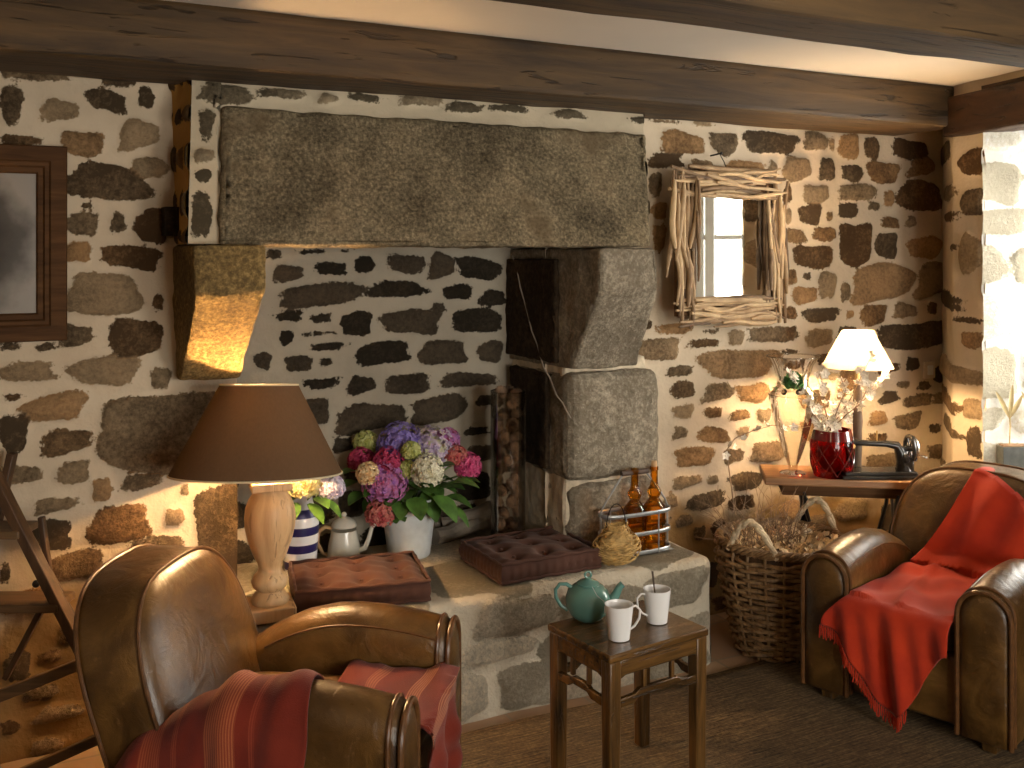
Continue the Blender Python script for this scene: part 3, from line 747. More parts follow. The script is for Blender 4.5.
# ================================================================ BEAMS
def beam(x0, y0, z0, x1, y1, z1, mat, label, disp=(.02, .35), name='ceiling_beam'):
    b = MB(); n = 24
    crn = bx8(x0, y0, z0, x1, y1, z1); b.hexa([Vector(c) for c in crn])
    o = b.build(name, mat, None, smooth=180, bevel=.018, subd=-5, disp=disp, seg=2); return tag(o, label, 'beam')
beam(-2.22, 3.275, 2.285, 4.10, 3.69, 2.485, MT['beam'], 'dark oak ceiling beam running along the stone wall above the fireplace')
beam(-2.22, 1.88, 2.285, 3.72, 2.13, 2.485, MT['beam'], 'dark oak ceiling beam nearer the viewer, crossing the top right corner')
b = MB(); P0 = A1 + Vector((-.02, .36, 0)); L = 2.2
q0 = Vector((4.06, 3.31, 0)); q1 = q0 + dR * L
b.hexa([Vector((p.x, p.y, z)) for z in (2.235, 2.425) for p in (q0 + outN * -.05, q1 + outN * -.05, q0 + outN * .12, q1 + outN * .12)])
tag(b.build('lintel_beam', MT['beam2'], None, smooth=180, bevel=.012, subd=-4, disp=(.012, .2)), 'short dark oak lintel beam over the window at the right', 'beam')

# ================================================================ RUG
def rugf(i, j):
    y = .15 + 3.02 * j; x = -.95 + (4.10 + .236 * y) * i
    return Vector((x + .006 * math.sin(y * 9), y + .008 * math.sin(x * 5), .012 + .0015 * math.sin(x * 40) * math.sin(y * 37)))
b = MB(); b.grid(rugf, 90, 60)
o = b.build('sisal_rug', MT['rug'], None, solid=.012); tag(o, 'coarse brown sisal rug covering the tiled floor in front of the hearth', 'rug')

# ================================================================ PICTURE ON THE LEFT
def picture():
    p = atY(67, 243, YW - .03); W_, Hh = .62, .63
    zt = H + (250 - 147) / F * (YW - .03) / (ray(64, 250).y) ; zb = H - (340 - 250) / F * (YW - .03) / (ray(64, 250).y)
    Hh = zt - zb; fwd = .105
    t = thing('framed_picture', 'dark wooden frame with an old grey photograph hanging on the stone wall', 'picture', (p.x - W_ / 2, YW - .035, (zt + zb) / 2))
    b = MB()
    def ring(o0, y0, o1, y1):
        a = [(-W_ / 2 + o0, -Hh / 2 + o0), (W_ / 2 - o0, -Hh / 2 + o0), (W_ / 2 - o0, Hh / 2 - o0), (-W_ / 2 + o0, Hh / 2 - o0)]
        c = [(-W_ / 2 + o1, -Hh / 2 + o1), (W_ / 2 - o1, -Hh / 2 + o1), (W_ / 2 - o1, Hh / 2 - o1), (-W_ / 2 + o1, Hh / 2 - o1)]
        vs = [(x, y0, z) for x, z in a] + [(x, y1, z) for x, z in c]
        b.add(vs, [(i, (i + 1) % 4, (i + 1) % 4 + 4, i + 4) for i in range(4)])
    prof = [(0, .02), (0, -.012), (.004, -.018), (.05, -.020), (.056, -.012), (.068, -.014), (.074, -.004), (.088, -.004), (.094, .004)]
    for (a, c) in zip(prof, prof[1:]): ring(a[0], a[1], c[0], c[1])
    b.build('frame', MT['frame'], t, smooth=20)
    b = MB(); b.box((0, .012, 0), (W_ - .17, .006, Hh - .17)); b.build('print', MT['print'], t, smooth=0)
    b = MB(); b.box((0, .018, 0), (W_ - .02, .006, Hh - .02)); b.build('backing', MT['frame'], t, smooth=0)
picture()

# ================================================================ MIRROR
def mirror_thing():
    rs = random.Random(12)
    c = Vector((2.955, 3.60, 1.712)); yaw = math.radians(9.8)
    t = thing('mirror', 'rectangular mirror with a wide frame of driftwood sticks hanging on the stone wall', 'mirror', c, yaw)
    W_, Hh, iw, ih = .76, .705, .47, .455
    b = MB(); b.box((0, .0, 0), (iw + .03, .006, ih + .03)); b.build('mirror_glass', MT['mirror'], t, smooth=0)
    b = MB(); b.box((0, .016, 0), (W_ - .10, .016, Hh - .10)); b.build('backboard', MT['frame'], t, smooth=0)
    k = 0
    for side_ in range(4):
        horiz = side_ % 2 == 0; L = W_ if horiz else Hh; ow = (Hh if horiz else W_) / 2; iw_ = (ih if horiz else iw) / 2
        sg = 1 if side_ < 2 else -1; cnt = 24
        for i in range(cnt):
            f = (i % 11) / 10; layer = i // 11
            off = iw_ + .002 + (ow - iw_ - .004) * f + rs.uniform(-.006, .006)
            ln = L * rs.uniform(.22, .55) if layer else L * rs.uniform(.5, 1.0)
            mid_ = rs.uniform(-(L - ln) / 2, (L - ln) / 2) + rs.uniform(-.02, .02); r = rs.uniform(.0065, .0145)
            tilt = rs.uniform(-.05, .05) if rs.random() < .6 else rs.uniform(-.28, .28)
            pts = []; bw = rs.uniform(-.012, .012); ph = rs.uniform(0, 6)
            for q in range(6):
                s_ = (q / 5 - .5); a = mid_ + s_ * ln; o_ = sg * off + tilt * s_ * ln * .8 + bw * math.sin(s_ * 5 + ph)
                if abs(o_) < iw_ + .003: o_ = sg * (iw_ + .003)
                y = -.006 - .015 * layer - rs.uniform(0, .006)
                pts.append((a, y, o_) if horiz else (o_, y, a))
            rr = [r * f_ * rs.uniform(.85, 1.1) for f_ in (.55, .95, 1, 1, .9, .5)]
            mb = MB(); mb.tube(pts, rr, 7); o = mb.build('stick', MT['drift'], t, smooth=60); k += 1
    b = MB(); b.tube([(0, .0, .33), (.002, .03, .39), (0, .055, .43)], .0022, 6); b.build('hanging_wire', MT['iron'], t)
    b = MB(); b.tube([(0, .045, .432), (0, .11, .425)], .004, 8); b.ball((0, .045, .432), .007); b.build('nail', MT['iron'], t)
mirror_thing()

# ================================================================ BIG LAMP
def big_lamp():
    D = 3.40; p = on(270, D, BH + .012)
    t = thing('table_lamp', 'large lamp with wooden baluster base and brown conical shade on the hearth bench', 'lamp', p, -.12)
    b = MB(); b.box((0, 0, .024), (.158, .158, .048)); b.build('plinth', MT['lamp_wood'], t, bevel=.006)
    pr = [(.062, .048), (.066, .060), (.055, .075), (.044, .090), (.058, .104), (.062, .120), (.055, .138), (.042, .152), (.038, .165), (.042, .182), (.058, .215), (.074, .26), (.083, .30), (.086, .335), (.082, .37), (.070, .40), (.056, .42), (.052, .432)]
    b = MB(); b.lathe(pr, 40); b.build('baluster', MT['lamp_wood'], t, smooth=60)
    b = MB(); b.box((0, 0, .448), (.135, .135, .030)); b.build('cap', MT['lamp_wood'], t, bevel=.005)
    b = MB(); b.tube([(0, 0, .46), (0, 0, .645)], .012, 12); b.build('socket', MT['brass'], t)
    b = MB(); b.ball((0, 0, .67), .030, 16, 10); b.build('bulb', MT['bulb'], t)
    z0, z1, r0, r1 = -.148, .148, .284, .130; ZS = .637
    b = MB(); b.lathe([(r0 - (r0 - r1) * i / 8, z0 + (z1 - z0) * i / 8) for i in range(9)], 64, cap0=False, cap1=False)
    sh_ = b.build('lamp_shade', MT['shade_brown'], t, smooth=60); sh_.location = (-.040, 0, ZS); sh_.rotation_euler = (Matrix.Rotation(math.radians(-7), 3, Vector((math.cos(PSI - .12), -math.sin(PSI - .12), 0)))).to_euler()
    b = MB(); b.lathe([(r0 - .003 - (r0 - r1) * i / 8, z0 + (z1 - z0) * i / 8) for i in range(9)], 64, cap0=False, cap1=False)
    b.build('shade_lining', MT['shade_lining'], sh_, smooth=60)['label'] = 'pale inner lining of the shade'
    b = MB(); b.tube([(r0 * math.cos(a), r0 * math.sin(a), z0) for a in [2 * PI * i / 64 for i in range(64)]], .0035, 6, closed=True)
    b.tube([(r1 * math.cos(a), r1 * math.sin(a), z1) for a in [2 * PI * i / 64 for i in range(64)]], .003, 6, closed=True)
    for a in (0, 2.09, 4.19): b.tube([(.04 + .012 * math.cos(a), .012 * math.sin(a), .0), (r1 * math.cos(a), r1 * math.sin(a), z1 - .002)], .002, 5)
    b.build('shade_ring', MT['shade_cream'], sh_)
    b = MB(); pts = [(-.06, .06, .01), (-.14, .05, .004), (-.20, .02, .003), (-.26, .0, .003), (-.31, -.03, .003)]
    b.tube(pts, .0035, 6); b.build('cord', MT['cord'], t)
    bulb_light('lamp_light', (0, 0, .66), BIG_LAMP_W, WARM, .035, t)
big_lamp()

# ================================================================ FLOWERS
def bloom_mesh(mb, c, r, rs, n=80, petal=.017, sq=1.0, axis=Vector((0, 0, 1))):
    c = Vector(c)
    for i in range(n):
        z = 1 - 1.75 * (i + .5) / n; a = i * 2.39996; q = math.sqrt(max(0, 1 - z * z))
        d = Vector((q * math.cos(a), q * math.sin(a), z * sq)); d = (d + Vector((rs.uniform(-.12, .12) for _ in range(3)))).normalized()
        p = c + d * r * rs.uniform(.90, 1.06); u = d.orthogonal().normalized(); v = d.cross(u); a0 = rs.uniform(0, 6.28)
        for k in range(4):
            aa = a0 + k * PI / 2; e = u * math.cos(aa) + v * math.sin(aa); f = u * math.cos(aa + PI / 2) + v * math.sin(aa + PI / 2)
            L = petal * rs.uniform(.85, 1.15)
            vs = [p, p + e * L * .55 + f * L * .42 + d * .004, p + e * L * 1.05 + d * rs.uniform(-.001, .005), p + e * L * .55 - f * L * .42 + d * .004]
            mb.add(vs, [(0, 1, 2, 3)])
def leaf(mb, base, dir_, L, W_, droop=.3, up=Vector((0, 0, 1))):
    base, dir_ = Vector(base), Vector(dir_).normalized(); s_ = dir_.cross(up).normalized(); nrm = s_.cross(dir_); nseg = 6; vs = []
    for i in range(nseg + 1):
        f = i / nseg; wd = W_ * math.sin(PI * min(1, f * .93 + .05)) ** .8 / 2; c = base + dir_ * L * f - Vector((0, 0, 1)) * droop * L * f * f
        vs += [c - s_ * wd + nrm * wd * .35, c, c + s_ * wd + nrm * wd * .35]
    fs = []
    for i in range(nseg):
        for k in (0, 1): a = i * 3 + k; fs.append((a, a + 1, a + 4, a + 3))
    mb.add(vs, fs)
def hydrangea(px, py, D, rpx, col, root, label, group, nleaf=2, seed=1, n=80, sq=.85):
    rs = random.Random(seed); c = atD(px, py, D); r = rpx / F * D; root = Vector(root)
    t = thing('hydrangea_flower', label, 'flower', c, 0, group)
    mb = MB(); bloom_mesh(mb, (0, 0, 0), r, rs, int(n * 1.7), petal=.0105 + r * .04, sq=sq); mb.build('florets', PET[col], t, smooth=0)
    b = MB(); b.ball((0, 0, -.003), r * .80, 12, 8, (1, 1, sq)); b.build('flower_core', PET[col], t)
    rt = root - c; b = MB(); mid_ = rt * .5 + Vector((0, 0, .02)); b.tube([(0, 0, -r * .5), mid_, rt], [.0035, .0035, .004], 6); b.build('stem', MT['stem'], t)
    if nleaf:
        b = MB()
        for i in range(nleaf):
            a = rs.uniform(0, 6.28); f = rs.uniform(.3, .6); bs = rt * f
            out = Vector((c.x - root.x, c.y - root.y, 0)); out = out.normalized() if out.length > .01 else Vector((math.cos(a), math.sin(a), 0))
            d = (out * .8 + Vector((math.cos(a), math.sin(a), rs.uniform(-.1, .5))))
            leaf(b, bs, d, rs.uniform(.075, .105), rs.uniform(.065, .09), rs.uniform(.1, .5))
        b.build('leaf', MT['leaf'], t, smooth=60)

# zinc bucket
def bucket():
    D = 4.10; p = on(409, D, BH + .006); t = thing('zinc_bucket', 'whitish zinc bucket full of hydrangeas on the hearth', 'bucket', p, -.35)
    hh = .238; b = MB(); b.lathe([(.082, 0), (.087, .006), (.116, hh), (.120, hh + .003), (.113, hh), (.083, .012), (0.002, .012)], 40, cap1=False); b.build('body', MT['zinc'], t)
    b = MB(); b.tube([(.117 * math.cos(a), .117 * math.sin(a), hh) for a in [2 * PI * i / 40 for i in range(40)]], .005, 8, closed=True); b.build('rim', MT['zinc'], t)
    for s_ in (-1, 1):
        b = MB(); b.box((s_ * .0, -.112, hh - .035), (.05, .006, .035)); b.tube([(-.02, -.118, hh - .03), (-.012, -.128, hh - .012), (.012, -.128, hh - .012), (.02, -.118, hh - .03)], .003, 6)
        o = b.build('ear', MT['zinc'], t, bevel=.003); o.rotation_euler = (0, 0, 0 if s_ < 0 else PI)
    b = MB(); b.lathe([(.001, hh - .03), (.105, hh - .03)], 24, cap0=False, cap1=False); b.build('water', MT['leaf'], t)
    return p + Vector((0, 0, hh - .05))
r_ = bucket(); G = 'hydrangeas in the zinc bucket'
for i, (px, py, D, r, col, lab) in enumerate([
    (401, 446, 4.12, 23, 'purple', 'deep violet blue hydrangea at the top of the bucket bouquet'),
    (433, 449, 4.14, 23, 'lilac', 'lilac and green hydrangea at the top right of the bouquet'),
    (388, 464, 4.02, 16, 'crimson', 'crimson hydrangea above the magenta one'),
    (361, 461, 4.08, 13, 'crimson', 'small dark crimson hydrangea at the far left of the bouquet'),
    (385, 483, 3.98, 22, 'magenta', 'big magenta and violet hydrangea at the front left of the bouquet'),
    (368, 474, 3.93, 11, 'peach', 'small peach yellow hydrangea at the left of the bouquet'),
    (428, 471, 3.97, 16, 'cream', 'creamy white hydrangea at the front of the bouquet'),
    (407, 470, 4.0, 9, 'lime', 'small lime green hydrangea beside the creamy white one'),
    (411, 451, 4.02, 9, 'lime', 'small lime green hydrangea below the violet one'),
    (380, 514, 3.97, 14, 'rose', 'rosy red hydrangea hanging over the rim of the bucket'),
    (468, 466, 4.1, 13, 'pink', 'bright pink hydrangea at the far right of the bouquet'),
    (456, 457, 4.1, 11, 'rose', 'pale rosy hydrangea behind the bright pink one'),
    (366, 443, 4.16, 12, 'lime', 'faded green hydrangea at the upper left of the bouquet'),
    (447, 440, 4.16, 12, 'magenta', 'purple red hydrangea behind the lilac one')]):
    hydrangea(px, py, D, r, col, r_, lab, G, 2, i + 3, n=int(40 + r * 2.6))
b = MB(); rs = random.Random(8)
for (px, py, dx, dz, L) in [(460,482,.8,.1,.12),(452,498,.7,-.1,.12),(437,500,.3,-.3,.13),(425,497,.1,-.4,.12),(412,500,0,-.2,.11),(400,500,-.2,-.3,.10),(465,478,1,.2,.11),(357,495,-1,-.1,.10),(372,500,-.8,-.3,.10),(418,487,.1,.1,.11),(445,486,.6,.2,.12),(455,512,.6,-.5,.10),(393,495,-.4,0,.1),(350,482,-1,.1,.09),(440,466,.5,.4,.10),(350,470,-.9,.3,.08)]:
    c = atD(px, py, 4.03 + rs.uniform(-.05, .05)); leaf(b, c - Vector((dx, 0, dz)) * L * .4, Vector((dx, -.45, dz)), L * .95, L * .82, .25)
o = b.build('bouquet_leaves', MT['leaf'], None, smooth=60); tag(o, 'dense green hydrangea leaves spilling over the bucket rim', 'leaves', kind='stuff')
# striped vase with its flowers
p = on(300, 3.84, BH + .008); t = tag(MB().lathe([(.048, 0), (.055, .004), (.063, .06), (.070, .14), (.072, .20), (.066, .25), (.050, .275), (.046, .300), (.052, .318), (.047, .318), (.042, .300), (.044, .28), (.060, .245), (.064, .19), (.002, .05)], 40, cap1=False).build('striped_vase', MT['stripes'], None, loc=p), 'white ceramic vase with navy blue stripes behind the lamp', 'vase')
vr = p + Vector((0, 0, .26)); G = 'hydrangeas in the striped vase'
hydrangea(304, 483, 3.70, 17, 'yellow', vr, 'yellow hydrangea in the striped vase', G, 2, 41)
hydrangea(331, 487, 3.72, 13, 'pale', vr, 'pale lilac hydrangea at the right of the striped vase', G, 1, 42, 60)
hydrangea(288, 478, 3.76, 12, 'magenta', vr, 'pink hydrangea half hidden behind the lamp', G, 1, 43, 60)
hydrangea(326, 470, 3.80, 9, 'cream', vr, 'small cream hydrangea behind the pale lilac one', G, 1, 44, 50)
b = MB()
for (px, py, dx, dz) in [(287,497,-.7,-.1),(296,503,-.3,-.3),(308,504,.3,-.3),(322,500,.6,-.4),(314,498,.2,0),(290,490,-.9,.2)]: leaf(b, atD(px, py, 3.70), Vector((dx, -.5, dz)), .085, .06, .3)
tag(b.build('vase_leaves', MT['leaf'], None, smooth=60), 'green leaves at the neck of the striped vase', 'leaves', kind='stuff')

# coffee pot
def pot():
    p = on(344, 4.02, BH + .006); t = thing('coffee_pot', 'old cream enamel coffee pot with wooden handle on the hearth', 'coffee pot', p, -.47)
    k = 1.12
    b = MB(); b.lathe([(.058 * k, 0), (.060 * k, .004), (.057 * k, .06), (.046 * k, .118), (.045 * k, .125)], 32); b.build('body', MT['enamel'], t)
    b = MB(); b.lathe([(.050, .139), (.052, .143), (.045, .160), (.025, .172), (.008, .178)], 32); b.ball((0, 0, .186), .011); b.build('lid', MT['enamel'], t)
    b = MB(); b.tube([(.055, 0, .04), (.085, 0, .052), (.10, 0, .09), (.112, 0, .135), (.128, 0, .150), (.140, 0, .146)], [.013, .011, .009, .008, .0085, .009], 10); b.build('spout', MT['enamel'], t)
    b = MB(); b.tube([(-.05, 0, .13), (-.075, 0, .136), (-.105, 0, .115), (-.108, 0, .07), (-.085, 0, .03), (-.058, 0, .02)], [.007, .008, .009, .009, .007, .006], 8); b.build('handle', MT['lamp_wood'], t)
pot()

# ================================================================ TUFTED CUSHIONS
def cushion(c, rz, sx, sy, hh, label):
    t = thing('floor_cushion', label, 'cushion', c, rz, 'floor cushions on the hearth bench')
    tufts = [((i - 1) * sx / 3.3, (j - 1) * sy / 3.3) for i in range(3) for j in range(3)]
    def top(i, j):
        x, y = (i - .5) * sx, (j - .5) * sy; e = min(1, min(i, 1 - i, j, 1 - j) * 2 * 6)
        z = hh + .010 * math.sqrt(max(0, e)) + .014 * math.sin(PI * i) * math.sin(PI * j)
        for (a, b_) in tufts:
            d = math.hypot(x - a, y - b_); z -= .026 * math.exp(-(d / .028) ** 2) + .007 * math.exp(-(d / .07) ** 2)
        z += .003 * math.sin(x * 60 + y * 30) * math.sin(y * 55)
        return Vector((x, y, z - .008 * (1 - e)))
    b = MB(); b.grid(top, 60, 56); b.build('top_cover', MT['cushion'], t)
    per = []
    n = 140
    for q in range(n):
        f = q / n * 4; k = int(f); s_ = f - k
        a = [(-1 + 2 * s_, -1), (1, -1 + 2 * s_), (1 - 2 * s_, 1), (-1, 1 - 2 * s_)][k]; per.append((a[0] * sx / 2, a[1] * sy / 2, a))
    rings = []
    for m in range(7):
        z = hh * m / 6; bl = math.sin(PI * m / 6) * .010; ring = []
        for q, (x, y, a) in enumerate(per):
            w_ = bl + .0035 * math.sin(q * 2.1) * math.sin(PI * m / 6); mx = max(abs(a[0]), abs(a[1]))
            ring.append(Vector((x + (a[0] if abs(a[0]) == mx else 0) * w_, y + (a[1] if abs(a[1]) == mx else 0) * w_, z)))
        rings.append(ring)
    b = MB(); b.loft(rings, caps=False); b.add([(-sx / 2, -sy / 2, 0), (sx / 2, -sy / 2, 0), (sx / 2, sy / 2, 0), (-sx / 2, sy / 2, 0)], [(0, 1, 2, 3)]); b.build('side_band', MT['cushion'], t)
    for z in (.004, hh + .002):
        b = MB(); b.tube([(x * 1.012, y * 1.012, z + .002 * math.sin(q * .9)) for q, (x, y, a) in enumerate(per)], .0065, 7, closed=True); b.build('welt', MT['cushion'], t)
    for (a, b_) in tufts: q = MB(); q.ball((a, b_, hh + .003), .008, 8, 5, (1, 1, .5)); q.build('tuft', MT['cushion'], t)
cushion((1.165, 3.505, BH + .012), -.20, .46, .34, .068, 'rust brown tufted cushion beside the big lamp')
cushion((1.875, 3.50, BH + .012), .02, .43, .345, .070, 'rust brown tufted cushion in front of the vase of pine cones')

# ================================================================ GLASS CYLINDER AND PINE CONES
def cones():
    D = 4.21; p = on(508, D, BH + .006)
    t = thing('glass_cylinder', 'tall clear glass cylinder vase filled with pine cones in the firebox', 'vase', p)
    R_, hh = .074, .655
    b = MB(); b.lathe([(R_, 0), (R_, hh), (R_ - .004, hh), (R_ - .004, .010), (.001, .010)], 40, cap1=False); b.build('body', MT['glass'], t, smooth=30)
    b = MB(); b.tube([(R_ * .98 * math.cos(a), R_ * .98 * math.sin(a), hh) for a in [2 * PI * i / 40 for i in range(40)]], .0028, 6, closed=True); b.build('rim', MT['glass'], t)
    mb = MB(); n = 70
    for i in range(n):
        f = i / n; a = i * 2.39996; z = -.030 + .062 * f; rr = .021 * math.sin(PI * (f * .80 + .16)) + .002
        d = Vector((math.cos(a), math.sin(a), .45)).normalized(); s_ = Vector((-math.sin(a), math.cos(a), 0)); c = Vector((0, 0, z))
        tip = c + d * rr * 1.5; wd = rr * .42
        mb.add([c + d * rr * .3, c + d * rr * .85 - s_ * wd, tip + Vector((0, 0, .002)), c + d * rr * .85 + s_ * wd, c + d * rr * .8 - Vector((0, 0, .003))],
               [(0, 1, 2, 3), (0, 4, 1), (1, 4, 2), (2, 4, 3), (3, 4, 0)])
    mb.ball((0, 0, 0), .011, 8, 6, (1, 1, 2))
    rs = random.Random(3); proto = None; lab = 'brown pine cone inside the tall glass cylinder'; i = 0; z = .052
    while z < hh + .01:
        for k in range(3):
            a = k * 2.09 + i * .9; rr = .040 if z < hh - .02 else .035
            loc = p + Vector((rr * math.cos(a), rr * math.sin(a), z + rs.uniform(-.006, .006))); rot = (rs.uniform(0, 6), rs.uniform(0, 6), rs.uniform(0, 6)); s_ = rs.uniform(.80, .98)
            if proto is None:
                o = mb.build('pine_cone', MT['cone'], None, smooth=0); tag(o, lab, 'pine cone', 'pine cones in the glass cylinder'); proto = o
            else: o = proto.copy(); C.objects.link(o)
            o.location = loc; o.rotation_euler = rot; o.scale = (s_,) * 3
        i += 1; z += .046
cones()
# logs in the firebox
for i, (px, py, D, L, r, ang, tz, lab) in enumerate([(462, 533, 4.33, .30, .038, .25, .10, 'grey ash covered log lying lowest in the firebox'), (470, 516, 4.38, .26, .034, -.2, .28, 'pale split log leaning over the others in the firebox'), (446, 522, 4.42, .22, .036, .5, .05, 'pale log at the back behind the bucket')]):
    c = atD(px, py, D); mb = MB(); rs = random.Random(i + 60); pts = []
    for q in range(8): f = q / 7 - .5; pts.append((f * L, .006 * math.sin(q * 1.7 + i), .006 * math.cos(q * 2.1)))
    mb.tube(pts, [r * rs.uniform(.8, 1.1) for _ in pts], 9)
    c.z = max(c.z, BH + r + .012)
    tag(mb.build('log', MT['log'], None, smooth=30, loc=c, rot=(0, -tz, ang)), lab, 'log', 'logs in the firebox')
# cord hanging across the firebox
a, e = atY(513, 256, 3.98), atY(571, 418, 3.47); b = MB()
b.tube([a.lerp(e, i / 14) + Vector((.004 * math.sin(i * 2.2), .003 * math.cos(i * 1.7), -.10 * math.sin(PI * i / 14))) for i in range(15)], .0032, 6)
tag(b.build('hanging_cord', MT['cord2'], None), 'thin grey cord hanging across the dark side of the fireplace', 'cord')

# ================================================================ BOTTLE CARRIER, BOTTLES, STRAW BASKET
def carrier():
    c = Vector((2.335, 3.445, BH + .012)); t = thing('bottle_carrier', 'galvanised wire bottle carrier with two amber bottles on the hearth end', 'bottle carrier', c)
    hx, hy = .165, .058
    def oval(z, g=0): return [((hx + g) * math.copysign(abs(math.cos(a)) ** .55, math.cos(a)), (hy + g) * math.copysign(abs(math.sin(a)) ** .7, math.sin(a)), z) for a in [2 * PI * i / 40 for i in range(40)]]
    for z in (.008, .085, .165):
        b = MB(); b.loft([[Vector(p) for p in oval(z - .008)], [Vector(p) for p in oval(z + .008)]], caps=False); b.build('band', MT['galv'], t, solid=.0025)
    for s_ in (-1, 1):
        b = MB(); b.tube([(s_ * hx, 0, 0), (s_ * hx, 0, .17), (s_ * hx * .93, 0, .20), (s_ * .055, 0, .325)], .0045, 6); b.build('upright', MT['galv'], t)
    for x in (-.08, .08):
        for y in (-1, 1): b = MB(); b.tube([(x, y * hy, 0), (x, y * hy, .17)], .003, 6); b.build('upright', MT['galv'], t)
    b = MB(); b.box((0, 0, .002), (hx * 1.9, hy * 1.9, .003)); b.build('base', MT['galv'], t)
    b = MB(); b.tube([(-.065, 0, .325), (.065, 0, .325)], .011, 10); b.build('grip', MT['straps'], t)
    pr = [(.0, 0), (.044, .0), (.047, .006), (.047, .150), (.044, .172), (.026, .196), (.020, .205), (.028, .222), (.030, .234), (.019, .252), (.0155, .270), (.015, .318), (.0175, .320), (.0175, .334), (.013, .334)]
    for i, (x, lab) in enumerate(((.0, 'amber glass bottle at the left inside the wire carrier'), (.098, 'amber glass bottle at the right inside the wire carrier'))):
        q = thing('amber_bottle', lab, 'bottle', c + Vector((x, .0, .006)), 0, 'amber bottles in the carrier')
        b = MB(); b.lathe(pr, 32, cap0=False, cap1=False); b.build('glass_body', MT['amber'], q)
        if i: b = MB(); b.lathe([(.012, .32), (.013, .345), (.011, .357)], 16); b.build('stopper', MT['lamp_wood'], q)
carrier()
def straw_basket():
    c = Vector((2.185, 3.352, BH + .012)); t = thing('straw_basket', 'small round basket of tangled straw with thin handle beside the bottles', 'basket', c); rs = random.Random(77)
    def prof(f): # f 0..1 -> r, z
        r = .060 + .045 * math.sin(PI * min(1, f * 1.15) ** .8) * 1.0; return r * (1 - .25 * max(0, f - .6) / .4), .150 * f
    b = MB(); b.lathe([(.055, 0)] + [(prof(i / 8)[0] * .82, prof(i / 8)[1]) for i in range(9)], 24, M=Matrix.Diagonal((1, .62, 1)), cap1=False); b.build('inner_body', MT['straw'], t)
    b = MB()
    for i in range(210):
        a = rs.uniform(0, 6.28); f = rs.uniform(0, 1); sp = rs.uniform(.3, 1.1) * rs.choice((-1, 1)); df = rs.uniform(-.22, .22); pts = []
        for q in range(6):
            g = q / 5; aa = a + sp * g; ff = min(1.05, max(0, f + df * g)); r, z = prof(min(1, ff)); r += rs.uniform(0, .006); pts.append((r * math.cos(aa), r * math.sin(aa) * .62, z + (ff - min(1, ff)) * .1 + .002))
        b.tube(pts, rs.uniform(.0014, .0026), 4, caps=False)
    for i in range(16):
        a = rs.uniform(0, 6.28); r, z = prof(1); p = Vector((r * math.cos(a), r * math.sin(a) * .62, z - .02)); b.tube([p, p + Vector((rs.uniform(-.015, .015), 0, rs.uniform(.015, .035)))], .0012, 4)
    b.build('woven_straw', MT['straw'], t)
    b = MB(); b.tube([(-.04 + .045 * (1 - math.cos(a)), .01, .14 + .09 * math.sin(a)) for a in [PI * i / 12 for i in range(13)]], .0022, 6); b.build('handle', MT['iron'], t)
straw_basket()

# ================================================================ STOOL WITH TEA THINGS
SH = .50
def stool():
    c = on(512 + .369 / 3.193 * 1000, 3.193, 0); rz = math.radians(6.5)
    t = thing('stool', 'dark lacquered square wooden stool standing on the rug in front of the hearth', 'stool', (c.x, c.y, .018), rz)
    sx, sy, hh = .405, .318, SH - .018
    b = MB(); b.box((0, 0, hh - .012), (sx, sy, .024)); b.build('seat', MT['lacquer'], t, bevel=.006, seg=3)
    leg = .045
    for x in (-1, 1):
        for y in (-1, 1):
            b = MB(); X, Y_ = x * (sx / 2 - leg / 2 - .004), y * (sy / 2 - leg / 2 - .004)
            b.add([(X + i * leg / 2 * s_, Y_ + j * leg / 2 * s_, z) for (z, s_) in ((0, .88), (hh - .024, 1)) for j in (-1, 1) for i in (-1, 1)], [(0, 2, 3, 1), (4, 5, 7, 6), (0, 1, 5, 4), (2, 6, 7, 3), (0, 4, 6, 2), (1, 3, 7, 5)])
            b.build('leg', MT['lacquer_z'], t, bevel=.005)
    for ax, L, off in (('x', sx, sy), ('y', sy, sx)):
        for s_ in (-1, 1):
            o_ = s_ * (off / 2 - .016); l2 = L / 2 - leg - .002
            def pr_(outline, name, th=.020):
                b = MB(); b.prism(outline, o_ - th / 2, o_ + th / 2, 'y' if ax == 'x' else 'x'); b.build(name, MT['lacquer'], t, bevel=.003)
            pr_([(-l2, hh - .024), (l2, hh - .024), (l2, hh - .080), (l2 - .02, hh - .072), (-l2 + .02, hh - .072), (-l2, hh - .080)], 'apron')
            zt, hp_ = hh - .140, .014
            pr_([(-l2, zt - .026), (-l2 + .055, zt - .024), (-l2 + .075, zt - .024 + hp_), (l2 - .075, zt - .024 + hp_), (l2 - .055, zt - .024), (l2, zt - .026), (l2, zt), (l2 - .06, zt + .002), (l2 - .08, zt + hp_), (-l2 + .08, zt + hp_), (-l2 + .06, zt + .002), (-l2, zt)], 'stretcher', .018)
            for q in (-.33, .33):
                X = q * l2 * 2 * .55; b = MB(); b.box((X, o_, (zt + hp_ + hh - .072) / 2) if ax == 'x' else (o_, X, (zt + hp_ + hh - .072) / 2), (.014, .014, hh - .072 - zt - hp_)); b.build('strut', MT['lacquer_z'], t, bevel=.002)
stool()
